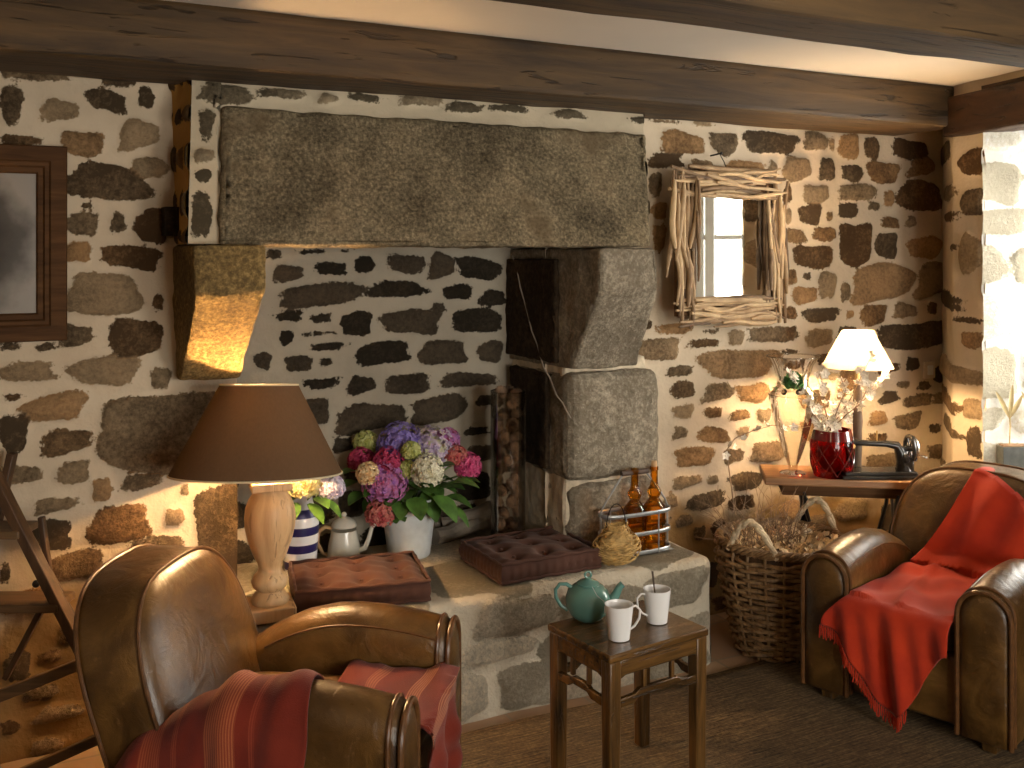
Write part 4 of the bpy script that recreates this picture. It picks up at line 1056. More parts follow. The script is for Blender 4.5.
def teapot():
    p = on(588, 3.255, SH + .001); t = thing('teapot', 'teal glazed round teapot on the stool', 'teapot', p, math.radians(-27))
    pr = [(.040, 0), (.048, .003), (.064, .022), (.074, .050), (.074, .068), (.066, .092), (.048, .108), (.034, .113)]
    b = MB(); b.lathe(pr, 40); b.build('body', MT['teal'], t)
    b = MB(); b.lathe([(.037, .112), (.038, .116), (.030, .122), (.012, .128), (.007, .132)], 32); b.build('lid', MT['teal'], t)
    b = MB(); b.tube([(.010 * math.cos(a), 0, .142 + .010 * math.sin(a)) for a in [2 * PI * i / 14 for i in range(14)]], .004, 8, closed=True); b.build('knob', MT['teal'], t)
    b = MB(); b.tube([(.058, 0, .045), (.080, 0, .058), (.092, 0, .080), (.104, 0, .104), (.113, 0, .112)], [.022, .018, .014, .0115, .011], 14); b.build('spout', MT['teal'], t)
    b = MB(); b.tube([(-.050, 0, .098), (-.070, 0, .112), (-.092, 0, .112), (-.106, 0, .094), (-.104, 0, .068), (-.088, 0, .042), (-.066, 0, .028)], [.007, .0065, .006, .006, .006, .006, .007], 10); b.build('handle', MT['teal'], t)
    b = MB(); b.tube([(.01, -.035, .116), (.025, -.062, .094), (.045, -.062, .078), (.052, -.060, .060)], .0008, 4)
    b.box((.056, -.062, .050), (.018, .001, .022)); q = b.build('tea_tag', MT['white'], t, smooth=0); q['label'] = 'white string and paper tea tag'
teapot()
def mug(px, D, rz, label, sp=False):
    p = on(px, D, SH + .001); t = thing('mug', label, 'mug', p, rz, 'white mugs on the stool')
    b = MB(); b.lathe([(.030, 0), (.033, .002), (.0445, .104), (.0445, .107), (.0415, .107), (.0405, .104), (.030, .008), (.001, .006)], 40, cap1=False); b.build('body', MT['white'], t)
    b = MB(); b.tube([(.040, 0, .094), (.056, 0, .096), (.071, 0, .082), (.068, 0, .056), (.052, 0, .034), (.034, 0, .024)], .0048, 8, flat=.7); b.build('handle', MT['white'], t)
    b = MB(); b.lathe([(.001, .08), (.038, .08)], 24, cap0=False, cap1=False); q = b.build('tea', MT['frame'], t)
    if sp:
        b = MB(); b.tube([(.005, .0, .012), (.010, .012, .07), (.012, .025, .155)], [.003, .0028, .0042], 8, flat=.5); b.ball((.005, 0, .016), .011, sq=(1, .5, 1.5))
        o = b.build('spoon', MT['spoon'], None, loc=p, rot=(0, 0, .4)); tag(o, 'dark teaspoon standing in the right hand mug', 'spoon')
mug(619, 3.085, math.radians(-10), 'white porcelain mug at the front of the stool with its handle to the right')
mug(657, 3.225, math.radians(170), 'white porcelain mug with a spoon in it at the back of the stool', True)

# ================================================================ CLUB ARMCHAIRS
def arm_h(y): return .580 - (.04 * ((y - .12) / .3) ** 2 if y > .12 else .26 * ((y - .12) / .5) ** 2)
def arm_ring(y, zb=.045, hw=.085, grow=0.0):
    h = arm_h(y); pts = []
    k = hw + grow
    pts.append((-k, zb)); pts.append((-k, zb + (h - hw - zb) * .5)); 
    for i in range(13):
        a = PI - PI * i / 12; pts.append((k * math.cos(a), h - hw + k * math.sin(a)))
    pts.append((k, zb + (h - hw - zb) * .5)); pts.append((k, zb)); return pts
BZC = .478; LEAN = .34; BY0 = -.205; AO = .285
def back_pt(a, s, yo):
    c, sn = math.cos(a), math.sin(a); e = .88 if sn > 0 else .45
    x = .325 * math.copysign(abs(c) ** (.62 if sn > 0 else .35), c); z = .305 * math.copysign(abs(sn) ** e, sn)
    Z = BZC + z * s; return Vector((x * s, BY0 + yo - (Z - .40) * LEAN, Z))
BACK = [(.02, .042), (.3, .040), (.55, .034), (.78, .022), (.91, .010), (.975, -.002), (1.0, -.016), (1.005, -.06), (1.01, -.11), (1.005, -.165), (.985, -.195), (.93, -.212), (.7, -.222), (.3, -.226), (.02, -.226)]
def armchair(loc, rz, label):
    t = thing('armchair', label, 'armchair', loc, rz, 'leather club armchairs')
    b = MB(); b.box((0, -.04, .165), (.42, .74, .22)); b.build('base', MT['leather'], t, bevel=.02)
    for sx in (-1, 1):
        rings = []
        ys = [-.44, -.41, -.33, -.25, -.15, -.05, .05, .12, .20, .27, .33, .38, .415]
        for i, y in enumerate(ys):
            g = -.025 if i == 0 else (-.008 if i == 1 else (-.004 if i == len(ys) - 1 else 0))
            rings.append([Vector((sx * AO + x, y, z + (g * .5 if z > .3 else 0))) for x, z in arm_ring(y, grow=g)])
        cap = [Vector((sx * AO + (p.x - sx * AO) * .80, .424, .065 + (p.z - .065) * .94)) for p in rings[-1]]
        cap2 = [Vector((sx * AO + (p.x - sx * AO) * .4, .432, .12 + (p.z - .12) * .8)) for p in rings[-1]]
        b = MB(); b.loft(rings + [cap, cap2]); arm = b.build('arm', MT['leather'], t, smooth=60)
        for y, r in ((.418, .0085), (.385, .0065)):
            b = MB(); b.tube([(sx * AO + x, y, z) for x, z in arm_ring(y, grow=.002)], r, 8); b.build('piping', MT['piping'], arm)
        b = MB(); b.tube([(sx * AO - sx * (.085 * math.cos(.5) + .001), y, arm_h(y) - .085 + .085 * math.sin(.5)) for y in [-.16 + .54 * i / 14 for i in range(15)]], .0042, 6); b.build('piping', MT['piping'], arm)
    # seat: front apron and cushion
    def cush(i, j):
        a = -PI / 2 + PI * i; c = 2 * PI * j
        def se(v, e): return math.copysign(abs(v) ** e, v)
        return Vector((.196 * se(math.cos(a), .35) * se(math.cos(c), .25), .08 + .315 * se(math.cos(a), .35) * se(math.sin(c), .25), .340 + .072 * se(math.sin(a), .6)))
    b = MB(); b.grid(cush, 20, 48); b.build('seat_cushion', MT['leather'], t, smooth=80)
    b = MB(); b.box((0, .345, .175), (.395, .09, .245)); b.build('front_apron', MT['leather'], t, bevel=.022, seg=4)
    n = 56; b = MB(); b.loft([[back_pt(2 * PI * k / n, s, yo) for k in range(n)] for s, yo in BACK]); bk = b.build('backrest', MT['leather'], t, smooth=80)
    for s, yo in ((1.0, -.012), (.998, -.188)):
        b = MB(); b.tube([back_pt(2 * PI * k / n, s + .004, yo) for k in range(n)], .0058, 8, closed=True); b.build('piping', MT['piping'], bk)
    b = MB(); b.box((0, -.40, .22), (.50, .06, .29)); b.build('back_panel', MT['leather'], t, bevel=.02)
    for sx in (-1, 1):
        for y in (-.38, .36): b = MB(); b.add([(sx * .29 + i * .028 * q, y + j * .028 * q, z) for z, q in ((0, .8), (.05, 1)) for j in (-1, 1) for i in (-1, 1)], [(0, 2, 3, 1), (4, 5, 7, 6), (0, 1, 5, 4), (2, 6, 7, 3), (0, 4, 6, 2), (1, 3, 7, 5)]); b.build('foot', MT['lacquer_z'], t, bevel=.004)
    return t
CL = (on(512 - 634 / 2.86, 2.86, .018), math.radians(-125)); CR = (Vector((1.66 * cP + 3.82 * sP, -1.66 * sP + 3.82 * cP, .018)), math.radians(108))
armchair(CL[0], CL[1], 'brown leather club armchair at the left under a striped red throw, facing right')
armchair(CR[0], CR[1], 'worn brown leather club armchair at the right under a plain red fringed throw')

def cloth(name, fn, nu, nv, mat, place, uvf, thick=.004, **tg):
    b = MB(); b.grid(fn, nu, nv); me = bpy.data.meshes.new(name); me.from_pydata(b.v, [], b.f)
    uv = me.uv_layers.new(name='UVMap'); k = 0
    co = [uvf(i / (nu - 1), j / (nv - 1), b.v[j * nu + i]) for j in range(nv) for i in range(nu)]
    for p in me.polygons:
        for li, vi in zip(p.loop_indices, p.vertices): uv.data[li].uv = co[vi]
    me.polygons.foreach_set('use_smooth', [True] * len(me.polygons)); me.materials.append(mat)
    o = bpy.data.objects.new(name, me); C.objects.link(o); o.location = place[0]; o.rotation_euler = (0, 0, place[1])
    m = o.modifiers.new('s', 'SOLIDIFY'); m.thickness = thick; m.offset = 1
    tag(o, **tg); return o
def sst(x): x = max(0, min(1, x)); return x * x * (3 - 2 * x)
def throw_left():
    def fn(i, j):
        # i across (outer side of the near arm -> over -> seat), j from back to front
        ys = -.43 + .55 * sst((i - .34) / .30)
        ye = .175 + (.72 - .175) * sst((i - .52) / .22) + .008 * math.sin(i * 23)
        y = ys + (ye - ys) * j; yy = min(y, .432); drop = max(0, y - .432); h = arm_h(max(-.44, min(yy, .40)))
        yq = y + .02 * math.sin(i * 7); g = .007 + .006 * (1 + math.sin(yq * 47 + i * 5)) * .5 + .016 * max(0, math.sin(yq * 24 + 1.2 + i * 3)) ** 3 + .008 * max(0, math.sin(yq * 33 - i * 6)) ** 2
        k = .086 + g; hz = h - .085
        if i < .34: f = i / .34; x, z = AO + k + .012 * (1 - f), .05 + (hz - .05) * f
        elif i < .56: a = PI * (i - .34) / .22; x, z = AO + k * math.cos(a), hz + k * math.sin(a)
        elif i < .66: f = (i - .56) / .10; x, z = AO - k - .01 * f * f, hz - (hz - .425) * f
        else: f = (i - .66) / .34; x, z = AO - k - .01 - f * .36, .425 + g * .6 - .012 * math.sin(PI * f) * 0
        if drop > 0:
            q = sst((i - .58) / .08); z = z - drop * q; yy = .436 + g + .015 * math.sin(x * 35) * min(1, drop * 8)
            if q < 1: yy += 0
        
        return Vector((x, yy, z))
    cloth('striped_throw', fn, 110, 90, MT['throw1'], CL, lambda i, j, v: (i * 1.5, v[1] + .40 + .012 * math.sin(i * 9) + .008 * math.sin(i * 21 + v[1] * 9) + max(0, .43 - v[2]) * (v[1] > .43)),
          label='rusty red woven throw with pale stripes draped over the left leather armchair', cat='throw')
throw_left()
def throw_right():
    S1, S2, S3 = .42, .62, .40            # lengths: down the back, over the seat, hanging
    def hang(u):
        return .15 + (.40 - .15) * sst(u / .60) if u < .60 else .40 - .26 * sst((u - .60) / .40)
    def fn(u, t):
        L3 = hang(u); T = t * (S1 + S2 + L3) - .10
        xl_top, xr_top = .015, -.295
        if T < 0:      # over the top, behind
            f = -T / .10; x = xl_top + (xr_top - xl_top) * u
            zt = BZC + .305 * (max(0, 1 - (abs(x) / .305) ** 1.613)) ** .55 + .010
            return Vector((x, BY0 - (zt - .4) * LEAN - .03 - .18 * f, zt - .03 * f * f - .002))
        if T < S1 - .0:
            f = T / S1; e = sst(f)
            xl = xl_top + (.185 - xl_top) * (f ** 1.25); xr = xr_top + (-.18 - xr_top) * f; x = xl + (xr - xl) * u
            zt = BZC + .305 * (max(0, 1 - (min(abs(x), .304) / .305) ** 1.613)) ** .55 + .010; z = zt + (.435 - zt) * f
            r = max(abs(x) / .305, (z - BZC) / .305); bul = .048 - .05 * max(0, r) ** 6
            y = .012 + BY0 + bul - (z - .40) * LEAN + .010 + .009 * math.sin(x * 40 + z * 14 + 1)
            y = max(y, BY0 + .022 - (z - .4) * LEAN) + .05 * max(0, f - .85) / .15
            return Vector((x, y, z))
        y0 = -.115
        if T < S1 + S2 - .10:
            f = (T - S1) / (S2 - .10); xl = .185 + .005 * f; x = xl + (-.18 - xl) * u
            return Vector((x, y0 + f * .525, .428 + .006 * math.sin(x * 34 + f * 9) + .004 * math.sin(x * 20 - f * 14) + .010 * math.exp(-((u - .25 - f * .25) / .05) ** 2)))
        f = T - (S1 + S2 - .10); Lh = L3 + .10
        g = f / Lh; xl = .19 + .085 * sst(f / .14); x = xl + (-.185 - xl) * u
        R_ = .05; a = min(f / R_, PI / 2)
        yb = .41 + R_ * math.sin(a); z = .424 - R_ * (1 - math.cos(a)) - max(0, f - R_ * PI / 2)
        return Vector((x, yb - .004 + .020 * (math.sin(x * 38 + 1.5 + f * 4) * .6 + .5 * math.sin(x * 71 + f * 9)) * min(1, f * 5) + .004, max(.035, z)))
    o = cloth('red_throw', fn, 80, 130, MT['throw2'], CR, lambda i, j, v: (i * .5, j * 1.4), label='plain red cotton throw with fringe draped over the right leather armchair', cat='throw')
    rs = random.Random(5)
    for k in range(52):
        u = .0 + .70 * k / 51; p = fn(u, 1.0); b = MB(); Lq = rs.uniform(.036, .052); q = []
        for s_ in range(5): f = s_ / 4; q.append(p + Vector((rs.uniform(-.003, .003) * f, .004 + rs.uniform(-.004, .004) * f, max(-Lq * f, -(p.z - .004)))))
        b.tube(q, [.0022, .0032, .0028, .003, .0022], 5); b.build('tassel', MT['throw2'], o)
throw_right()

# ================================================================ SEWING TABLE (turned away from the wall)
TH = .69
tb = thing('sewing_table', 'narrow wooden table on black cast iron legs against the stone wall', 'table', (0, 0, 0), -PSI)
LX0, LX1, TD0, TD1 = 1.125, 1.81, 4.37, 4.645
q = Vector((LX0, 4.45, 0)) - Matrix.Rotation(math.radians(-9), 3, 'Z') @ Vector((LX0, TD0, 0))
tb.rotation_euler = (0, 0, -PSI - math.radians(9)); tb.location = Vector((q.x * cP + q.y * sP, -q.x * sP + q.y * cP, 0))
def lt(lat, d, z): return Vector((lat * cP + d * sP, -lat * sP + d * cP, z))      # table frame to room
b = MB(); b.box(((LX0 + LX1) / 2, (TD0 + TD1) / 2, TH - .018), (LX1 - LX0, TD1 - TD0, .036)); b.build('table_top', MT['table'], tb, bevel=.006)
b = MB(); b.box(((LX0 + LX1) / 2 + .02, (TD0 + TD1) / 2, TH - .062), (LX1 - LX0 - .12, TD1 - TD0 - .08, .05)); b.build('apron', MT['frame'], tb, bevel=.004)
for s_, lx in ((1, 1.30), (-1, 1.70)):
    for d in (TD0 + .05, TD1 - .04):
        bend = .06 if d < 4.45 else .0
        b = MB(); b.tube([(lx + s_ * -.0, d, TH - .07), (lx + .012 * s_, d, TH - .16), (lx + .045 * s_, d + .0, TH - .28), (lx + .03 * s_, d, TH - .42), (lx - .03 * s_, d, .12), (lx - .05 * s_, d, .02)], [.014, .013, .012, .012, .013, .017], 8, flat=.7); b.build('leg', MT['iron'], tb)
    b = MB(); b.tube([(lx + .01, TD0 + .05, TH - .1), (lx, 4.47, TH - .25), (lx + .01, TD1 - .04, TH - .1)], .008, 6); b.build('leg_brace', MT['iron'], tb)
    b = MB(); b.tube([(lx, TD0 + .05, .10), (lx, 4.47, .25), (lx, TD1 - .04, .10)], .008, 6); b.build('leg_brace', MT['iron'], tb)
b = MB(); b.tube([(1.30, TD1 - .06, .30), (1.70, TD1 - .06, .30)], .009, 8); b.build('stretcher', MT['iron'], tb); b = MB(); b.tube([(1.30, TD1 - .06, .12), (1.70, TD1 - .06, .12)], .009, 8); b.build('stretcher', MT['iron'], tb)

# sewing machine
def machine():
    d = 4.455; xl = (838 - 512) / F * d; xr = (916 - 512) / F * d; c = lt((xl + xr) / 2, d, TH + .001)
    t = thing('sewing_machine', 'old black hand sewing machine with handwheel on the wooden table', 'sewing machine', c, -PSI)
    L = xr - xl
    b = MB(); b.box((0, 0, .008), (L, .14, .016)); b.box((0, 0, .024), (L - .03, .12, .016)); b.build('bed', MT['iron2'], t, bevel=.004)
    b = MB(); b.tube([(L * .34, 0, .03), (L * .33, 0, .07), (L * .29, 0, .115), (L * .25, 0, .138), (L * .12, 0, .146), (-L * .10, 0, .148), (-L * .25, 0, .152), (-L * .345, 0, .152)], [.045, .034, .028, .024, .018, .016, .018, .022], 14, flat=.8); b.build('machine_arm', MT['iron2'], t)
    b = MB(); b.box((-L * .355, 0, .125), (.034, .034, .115)); b.build('head', MT['iron2'], t, bevel=.006)
    b = MB(); b.tube([(-L * .355, 0, .035), (-L * .355, 0, .215)], .0042, 8); b.box((-L * .355, 0, .036), (.022, .012, .006)); b.build('needle_bar', MT['chrome'], t)
    b = MB(); b.tube([(-L * .33, -.018, .14), (-L * .33, -.028, .14)], .010, 10); b.build('tension_knob', MT['brass'], t)
    b = MB(); cx = L * .42; b.tube([(cx, .054 * math.cos(a), .125 + .054 * math.sin(a)) for a in [2 * PI * i / 32 for i in range(32)]], .0095, 8, closed=True)
    for a in range(6): b.tube([(cx, 0, .125), (cx, .052 * math.cos(a * PI / 3), .125 + .052 * math.sin(a * PI / 3))], .004, 6)
    b.tube([(cx - .03, 0, .125), (cx + .014, 0, .125)], .014, 12); b.build('handwheel', MT['iron2'], t)
    b = MB(); b.tube([(cx + .016, .054 * math.cos(a), .125 + .054 * math.sin(a)) for a in [2 * PI * i / 32 for i in range(32)]], .005, 8, closed=True); b.build('wheel_rim', MT['chrome'], t)
    b = MB(); b.box((L * .36, 0, .06), (.06, .075, .07)); b.box((L * .34, -.03, .085), (.035, .03, .04)); b.build('gear_housing', MT['iron2'], t, bevel=.012)
    b = MB(); b.tube([(cx + .015, -.02, .10), (cx + .05, -.025, .095), (cx + .055, -.05, .095)], .005, 6); b.build('crank', MT['chrome'], t)
    b = MB(); b.tube([(0, 0, .155), (0, 0, .205)], .0035, 6); b.build('spool_pin', MT['brass'], t)
machine()
# small lamp behind the machine
def small_lamp():
    d = 4.565; c = lt((857.5 - 512) / F * d, d, TH + .001); t = thing('table_lamp', 'small lamp with rough dark wooden pole and cream shade on the sewing table', 'lamp', c, 0)
    b = MB(); b.lathe([(.055, 0), (.055, .012), (.045, .018), (.018, .022)], 24); b.build('foot', MT['pole'], t)
    rs = random.Random(2); b = MB(); b.tube([(rs.uniform(-.002, .002), rs.uniform(-.002, .002), .015 + .38 * i / 9) for i in range(10)], [.021 * rs.uniform(.85, 1.1) for _ in range(10)], 10); b.build('pole', MT['pole'], t, smooth=50)
    z0, z1, r0, r1 = .475, .640, .157, .070
    b = MB(); b.tube([(0, 0, .39), (0, 0, z0 + .01)], .010, 10); b.build('socket', MT['brass'], t)
    b = MB(); b.ball((0, 0, z0 + .035), .022, 16, 10); b.build('bulb', MT['bulb'], t)
    b = MB(); b.lathe([(r0 + (r1 - r0) * i / 6, z0 + (z1 - z0) * i / 6) for i in range(7)], 48, cap0=False, cap1=False); q = b.build('lamp_shade', MT['shade_cream'], t, smooth=60)
    b = MB()
    for a in (0, 2.09, 4.19): b.tube([(.01 * math.cos(a), .01 * math.sin(a), z0 + .01), (r0 * math.cos(a), r0 * math.sin(a), z0 + .001)], .0015, 5)
    b.build('shade_carrier', MT['brass'], q)
    bulb_light('lamp_light', (0, 0, z0 + .045), SMALL_LAMP_W, (1, .66, .34), .03, t)
small_lamp()
# tall glass vase with greenery
def glass_vase():
    d = 4.53; c = lt((793 - 512) / F * d, d, TH + .001); t = thing('glass_vase', 'tall clear glass vase with flared rim holding green leaves and white blossoms', 'vase', c)
    pr = [(.060, 0), (.055, .004), (.020, .012), (.022, .035), (.040, .08), (.068, .17), (.092, .26), (.106, .335), (.108, .36), (.088, .375), (.072, .395), (.070, .43), (.090, .49), (.116, .528)]
    b = MB(); b.lathe(pr, 44, cap1=False); b.build('body', MT['glass'], t, smooth=70)
    b = MB(); b.tube([(.117 * math.cos(a), .117 * math.sin(a), .528) for a in [2 * PI * i / 44 for i in range(44)]], .003, 6, closed=True); b.build('rim', MT['glass'], t); b = MB()
    b.tube([(.109 * math.cos(a), .109 * math.sin(a), .355) for a in [2 * PI * i / 44 for i in range(44)]], .0022, 6, closed=True); b.build('shoulder_ring', MT['glass'], t)
    rs = random.Random(6); g = tag(thing('leafy_rosette', 'bright green succulent leaves resting in the neck of the tall glass vase', 'plant', c + Vector((0, 0, .375))))
    b = MB()
    for i in range(60):
        a = rs.uniform(0, 6.28); e = rs.uniform(.1, 1.3); dd = Vector((math.cos(a) * math.cos(e), math.sin(a) * math.cos(e), math.sin(e))); st = Vector((rs.uniform(-.03, .03), rs.uniform(-.03, .03), rs.uniform(0, .03)))
        leaf(b, st, dd, rs.uniform(.05, .085), rs.uniform(.022, .038), .1)
    b.build('leaves', MT['leaf2'], g, smooth=60)
    b = MB()
    for i in range(10): a = rs.uniform(0, 6.28); b.ball((.05 * math.cos(a), .05 * math.sin(a) - .01, -.005 + rs.uniform(-.006, .01)), .011, 8, 6)
    b.build('dark_beads', MT['iron2'], g)
glass_vase()
def red_pot():
    d = 4.475; c = lt((832 - 512) / F * d, d, TH + .001); t = thing('red_glass_pot', 'dark red glass pot with diamond relief holding blossom branches', 'pot', c)
    def rp(z): f = z / .208; return .060 + .034 * math.sin(PI * min(1, .18 + f * .62)) - .0 * f
    b = MB(); b.lathe([(.058, 0)] + [(rp(.208 * i / 14), .208 * i / 14) for i in range(15)], 40, cap1=False); b.build('body', MT['red_glass'], t, smooth=70)
    b = MB()
    for s_ in (-1, 1):
        for k in range(9):
            b.tube([((rp(z) + .001) * math.cos(a), (rp(z) + .001) * math.sin(a), z) for z, a in [(.012 + .145 * q / 10, k * 2 * PI / 9 + s_ * q * .105) for q in range(11)]], .0028, 6)
    b.build('diamond_relief', MT['red_glass2'], t)
    b = MB(); b.lathe([(rp(.165) + .002, .165), (rp(.208) + .002, .208), (rp(.208) - .003, .208), (rp(.165) - .003, .165)], 40, cap0=False, cap1=False); b.build('rim_band', MT['red_glass2'], t)
    b = MB(); b.ball((0, 0, .09), .064, 16, 10, (1, 1, 1.2)); b.build('filling', MT['red_core'], t)
    return c
rc = red_pot()
def blossom(mb, c, r, rs):
    n = Vector((rs.uniform(-1, 1), rs.uniform(-1.2, .2), rs.uniform(-.3, 1))).normalized(); u = n.orthogonal().normalized(); v = n.cross(u)
    for k in range(5):
        a = 2 * PI * k / 5; e = u * math.cos(a) + v * math.sin(a); f = u * -math.sin(a) + v * math.cos(a)
        mb.add([c, c + e * r * .5 + f * r * .42 + n * r * .15, c + e * r * 1.05 + n * r * .45, c + e * r * .5 - f * r * .42 + n * r * .15], [(0, 1, 2, 3)])
    mb.ball(c + n * r * .12, r * .25, 6, 4)
def branch(pix, root, label, rs, nb=14, d0=4.45, sp=5, r0=.0032):
    P = [root] + [lt((px - 512) / F * (d0 + dd), d0 + dd, H - (py - HY) / F * (d0 + dd)) for px, py, dd in pix]
    b = MB(); dense = []
    for a, e in zip(P, P[1:]):
        for q in range(5): dense.append(a.lerp(e, q / 5) + Vector((rs.uniform(-.002, .002),) * 3))
    dense.append(P[-1]); o0 = dense[0].copy(); loc = [p - o0 for p in dense]
    t = thing('blossom_branch', label, 'branch', o0, 0, 'branches of pale blossom on the sewing table'); b.tube(loc, [r0 * (1 - .7 * i / len(loc)) for i in range(len(loc))], 6); b.build('twig', MT['twig'], t)
    m = MB(); st = int(len(loc) * .22)
    for i in range(nb):
        p = loc[st + int((len(loc) - st - 1) * (i + .5) / nb)] + Vector((rs.uniform(-1, 1), rs.uniform(-1, 1), rs.uniform(-1, 1))) * .020
        blossom(m, p, rs.uniform(.015, .025), rs)
    m.build('blossoms', MT['blossom'], t, smooth=0)
rs = random.Random(31); rt = rc + Vector((0, 0, .12))
for pix, lab in [([(836, 420, 0), (850, 400, -.03), (862, 375, -.05), (873, 352, -.05)], 'blossom branch rising in front of the small cream lampshade'),
                 ([(828, 420, 0), (822, 398, -.02), (818, 378, 0), (824, 366, 0)], 'blossom branch standing upright above the red glass pot'),
                 ([(836, 425, 0), (852, 408, .02), (866, 398, .03), (881, 378, .03), (886, 372, .03)], 'blossom branch leaning right past the lamp pole'),
                 ([(828, 428, 0), (815, 410, -.03), (805, 395, -.04), (792, 378, -.05), (789, 366, -.05)], 'blossom branch leaning left across the glass vase'),
                 ([(835, 425, 0), (846, 415, -.05), (860, 404, -.07), (868, 388, -.07), (876, 384, -.07)], 'shorter blossom branch in front of the lamp pole'),
                 ([(832, 425, 0), (838, 408, -.06), (846, 390, -.06), (840, 376, -.05)], 'blossom branch curving in the middle of the bouquet'),
                 ([(826, 430, -.02), (818, 420, -.05), (812, 412, -.07), (808, 402, -.08)], 'small low blossom branch beside the glass vase')]:
    branch(pix, rt, lab, rs, 16)
branch([(729, 470, -.14), (727, 450, -.14), (735, 438, -.12), (752, 431, -.12), (772, 425, -.12), (797, 428, -.12), (826, 424, -.10)], lt((735 - 512) / F * 4.25, 4.25, .58), 'long thin twig with small buds arching out of the wicker basket', rs, 9, 4.42, r0=.003)

# ================================================================ WICKER BASKET
def wicker():
    c = lt(1.150, 4.26, .002); t = thing('wicker_basket', 'large round woven wicker basket with rope handles standing by the sewing table', 'basket', c, -PSI + .2)
    hh = .475
    def rr(z): f = z / hh; return .180 + .094 * min(1, f * 1.1) ** .75 - .012 * max(0, f - .85) / .15
    n = 22; rs = random.Random(9)
    for k in range(n):
        a = 2 * PI * k / n; b = MB(); b.tube([(rr(z) * math.cos(a), rr(z) * math.sin(a), z) for z in [hh * i / 8 for i in range(9)]], .0065, 6); b.build('stake', MT['wicker'], t)
    row = 0; z = .012
    while z < hh - .035:
        b = MB(); pts = []; m = n * 4; off = (row % 2) * PI; wobp = rs.uniform(0, 6)
        for i in range(m):
            a = 2 * PI * i / m; r = rr(z) + .0105 * math.cos(a * n / 2 + off) + rs.uniform(-.0015, .0015); pts.append((r * math.cos(a), r * math.sin(a), z + .005 * math.sin(a * 3 + wobp) + rs.uniform(-.002, .002)))
        b.tube(pts, [rs.uniform(.0070, .0100) for _ in pts], 6, closed=True); b.build('weaver', MT['wicker'], t); z += rs.uniform(.0165, .0195); row += 1
    b = MB(); b.lathe([(rr(z) - .014, z) for z in [hh * i / 8 for i in range(9)]], 40, cap1=False); b.build('lining', MT['ladder'], t)
    b = MB()
    for q in range(4):
        pts = []; m = 90
        for i in range(m):
            a = 2 * PI * i / m; ph = a * 14 + q * PI / 2; r = rr(hh) + .013 * math.cos(ph); pts.append((r * math.cos(a), r * math.sin(a), hh - .008 + .013 * math.sin(ph)))
        b.tube(pts, .0085, 6, closed=True)
    b.build('rim', MT['wicker'], t)
    for ang in (PI + .62, 0.50):
        b = MB(); hv_ = []
        for q in range(2):
            pts = []
            for i in range(22):
                f = i / 21; th = (f - .5) * .85; z = hh - .02 + .135 * math.sin(PI * f); r = rr(hh) + .004; ph = f * 22 + q * PI; pts.append(((r + .007 * math.cos(ph)) * math.cos(ang + th), (r + .007 * math.cos(ph)) * math.sin(ang + th), z + .007 * math.sin(ph)))
            b.tube(pts, .0105, 7)
        b.build('handle', MT['rope'], t)
    b = MB(); b.lathe([(.001, hh - .03), (rr(hh) * .6, hh - .032), (rr(hh) - .018, hh - .05)], 36, cap0=False, cap1=False); bed = b.build('filling', MT['twig'], t)
    mb = MB()
    for i in range(900):
        a = rs.uniform(0, 6.28); r = math.sqrt(rs.random()) * (rr(hh) - .04); p = Vector((r * math.cos(a), r * math.sin(a), hh - .030 + rs.uniform(-.004, .035))); u = Vector((rs.uniform(-1, 1), rs.uniform(-1, 1), rs.uniform(-.2, 1))).normalized(); v = u.orthogonal().normalized(); L = rs.uniform(.012, .026)
        mb.add([p, p + u * L + v * L * .5, p + u * L * 1.7, p + u * L - v * L * .5], [(0, 1, 2, 3)])
    o = mb.build('dried_petals', MT['petal_dry'], None, smooth=0, loc=c); tag(o, 'pale brown dried flower shavings heaped inside the wicker basket', 'dried flowers', kind='stuff')
    # tangle of dry twigs
    mb = MB(); base = Vector((-.20, .03, hh - .05))
    for i in range(95):
        a = rs.uniform(0, 6.28); st = Vector((rs.uniform(-.24, .06), rs.uniform(-.14, .16), hh - .05)); d = Vector((rs.uniform(-.5, .5), rs.uniform(-.15, .12), 1)).normalized(); p = st; pts = [p]; L = rs.uniform(.14, .34); cu = Vector((rs.uniform(-1, 1), rs.uniform(-.3, .3), 0)) * .55
        for q in range(7): d = (d + cu * .4 + Vector((rs.uniform(-.3, .3), rs.uniform(-.2, .2), rs.uniform(-.25, .1)))).normalized(); p = p + d * L / 7; pts.append(p)
        mb.tube(pts, [.0020 * (1 - .09 * q) for q in range(8)], 4)
    o = mb.build('dry_twigs', MT['twig'], None, smooth=0, loc=c, rot=(0, 0, -PSI)); tag(o, 'wispy tangle of thin dry twigs sticking out of the wicker basket', 'twigs', kind='stuff')
    # carved pale bird-like piece of dry root
    p = Vector((.075, -.05, hh - .03)); b = MB(); b.tube([p, p + Vector((.004, 0, .03)), p + Vector((-.004, 0, .055)), p + Vector((.014, 0, .085))], [.020, .016, .012, .005], 8); b.tube([p + Vector((0, 0, .045)), p + Vector((.03, 0, .06)), p + Vector((.045, 0, .055))], [.010, .008, .003], 7); b.tube([p + Vector((-.02, 0, .0)), p + Vector((-.005, 0, .03))], [.012, .010], 7)
    tag(b.build('dried_pod', MT['rope'], None, smooth=60, loc=c), 'pale curled dried pod standing up in the wicker basket', 'dried pod')
wicker()

# light switch on the wall
p = atY(929, 370, YW - .012); t = thing('light_switch', 'small square beige light switch on the stone wall', 'switch', p)
b = MB(); b.box((0, 0, 0), (.082, .014, .088)); b.build('plate', MT['switch'], t, bevel=.004)
b = MB(); b.box((0, -.009, 0), (.040, .006, .050)); b.build('rocker', MT['paint'], t, bevel=.002)

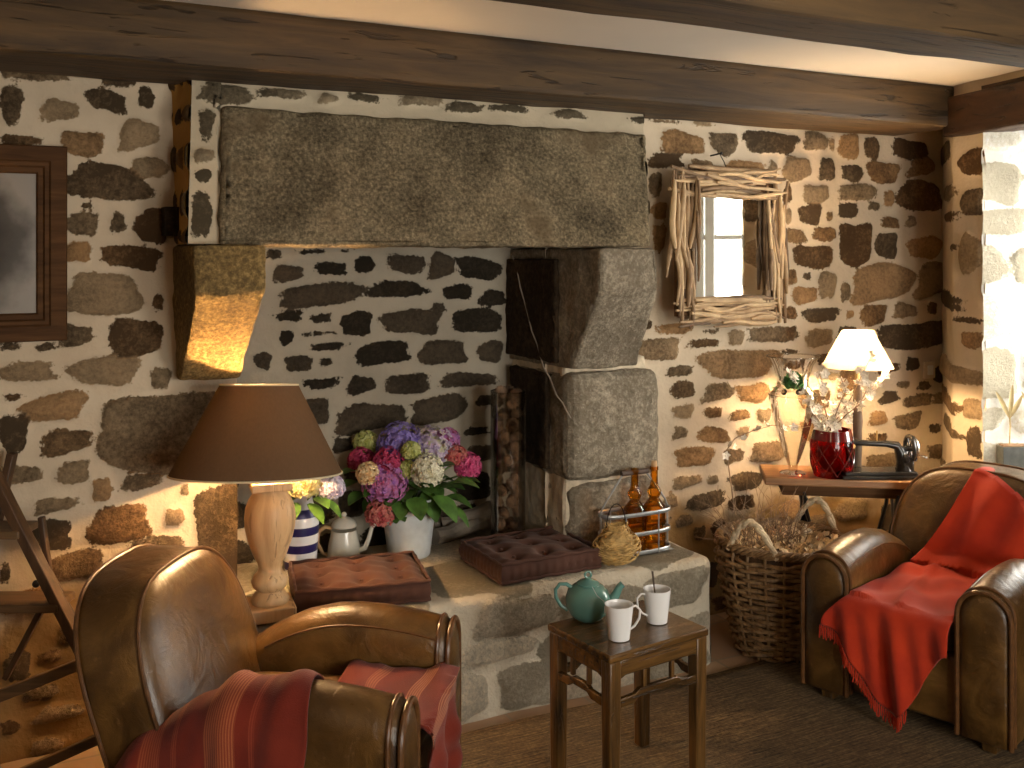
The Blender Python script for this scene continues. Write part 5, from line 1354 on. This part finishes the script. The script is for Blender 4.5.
# ================================================================ PLANTER ON THE SILL
pl = A2 + outN * .135 + dR * .075
t = thing('planter_box', 'dark slate planter box on the white window sill', 'planter', (pl.x, pl.y, WZ0 + .002), -PSI)
b = MB(); b.hexa([Vector(c) for c in bx8(-.10, -.035, 0, .10, .035, .115)]); b.build('box_body', MT['slate'], t, bevel=.004)
b = MB(); b.box((0, 0, .117), (.18, .055, .006)); b.build('soil', MT['twig'], t, smooth=0)
g = thing('dried_plant', 'dry pale stems with long leaves in the slate planter box', 'plant', (pl.x, pl.y, WZ0 + .12), -PSI)
rs = random.Random(15)
for x in (-.055, .06):
    b = MB(); b.tube([(x, 0, 0), (x + .003, 0, .09), (x, 0, .17)], .0035, 6); b.build('stem', MT['dryleaf'], g)
    for (dx, dz, L) in ((-.45, 1, .15), (.08, 1, .17), (.5, 1, .14)): b = MB(); leaf(b, (x, 0, .12), Vector((dx, 0, dz)), L, .022, .1, up=Vector((0, -1, .1))); b.build('leaf', MT['dryleaf'], g)

# ================================================================ STEP LADDER AT THE LEFT
def ladder():
    D = 3.02; o0 = lt((-20 - 512) / F * D, D, .002); t = thing('step_ladder', 'dark wooden folding step ladder leaning by the stone wall at the left', 'ladder', o0, -PSI)
    def q(px, py, dd=0): return Vector(((px + 20) / F * D, dd, H - (py - HY) / F * D - .002))
    floor_y = HY + H / D * F
    def rail(a, e, name='rail', w_=.030, th=.045, mat='ladder', dd=0): b = MB(); b.bar(q(*a, dd), q(*e, dd), w_, th, up=(0, 1, 0)); b.build(name, MT[mat], t, bevel=.003)
    k = (floor_y - 487) / 117 * 58
    rail((-14, 459), (0 + k, floor_y - 4)); rail((-14, 459), (-14 - k - 10, floor_y - 4))
    rail((-24, 468), (-100, floor_y - 4), 'rear_rail', .024, .035, dd=.22)
    for (y, xr, xl_) in ((533, 23, -52), (606, 61, -88)):
        b = MB(); a, e = q(xl_, y), q(xr, y); b.box(((a.x + e.x) / 2, .035, a.z), (e.x - a.x, .13, .024)); b.build('step', MT['step'], t, bevel=.004)
    for a, e in (((0, 540), (56, 645)), ((26, 612), (-20, 700)), ((18, 530), (28, 604))): rail(a, e, 'brace', .018, .022, dd=.15)
    rail((-40, 716), (80, 668), 'cross_bar', .034, .024, 'step', dd=.05); rail((0, 788), (120, 734), 'cross_bar', .030, .024, 'step', dd=.05)
    b = MB(); b.ball(q(33, 586) + Vector((0, .02, 0)), .012); b.build('bolt', MT['iron'], t)
ladder()
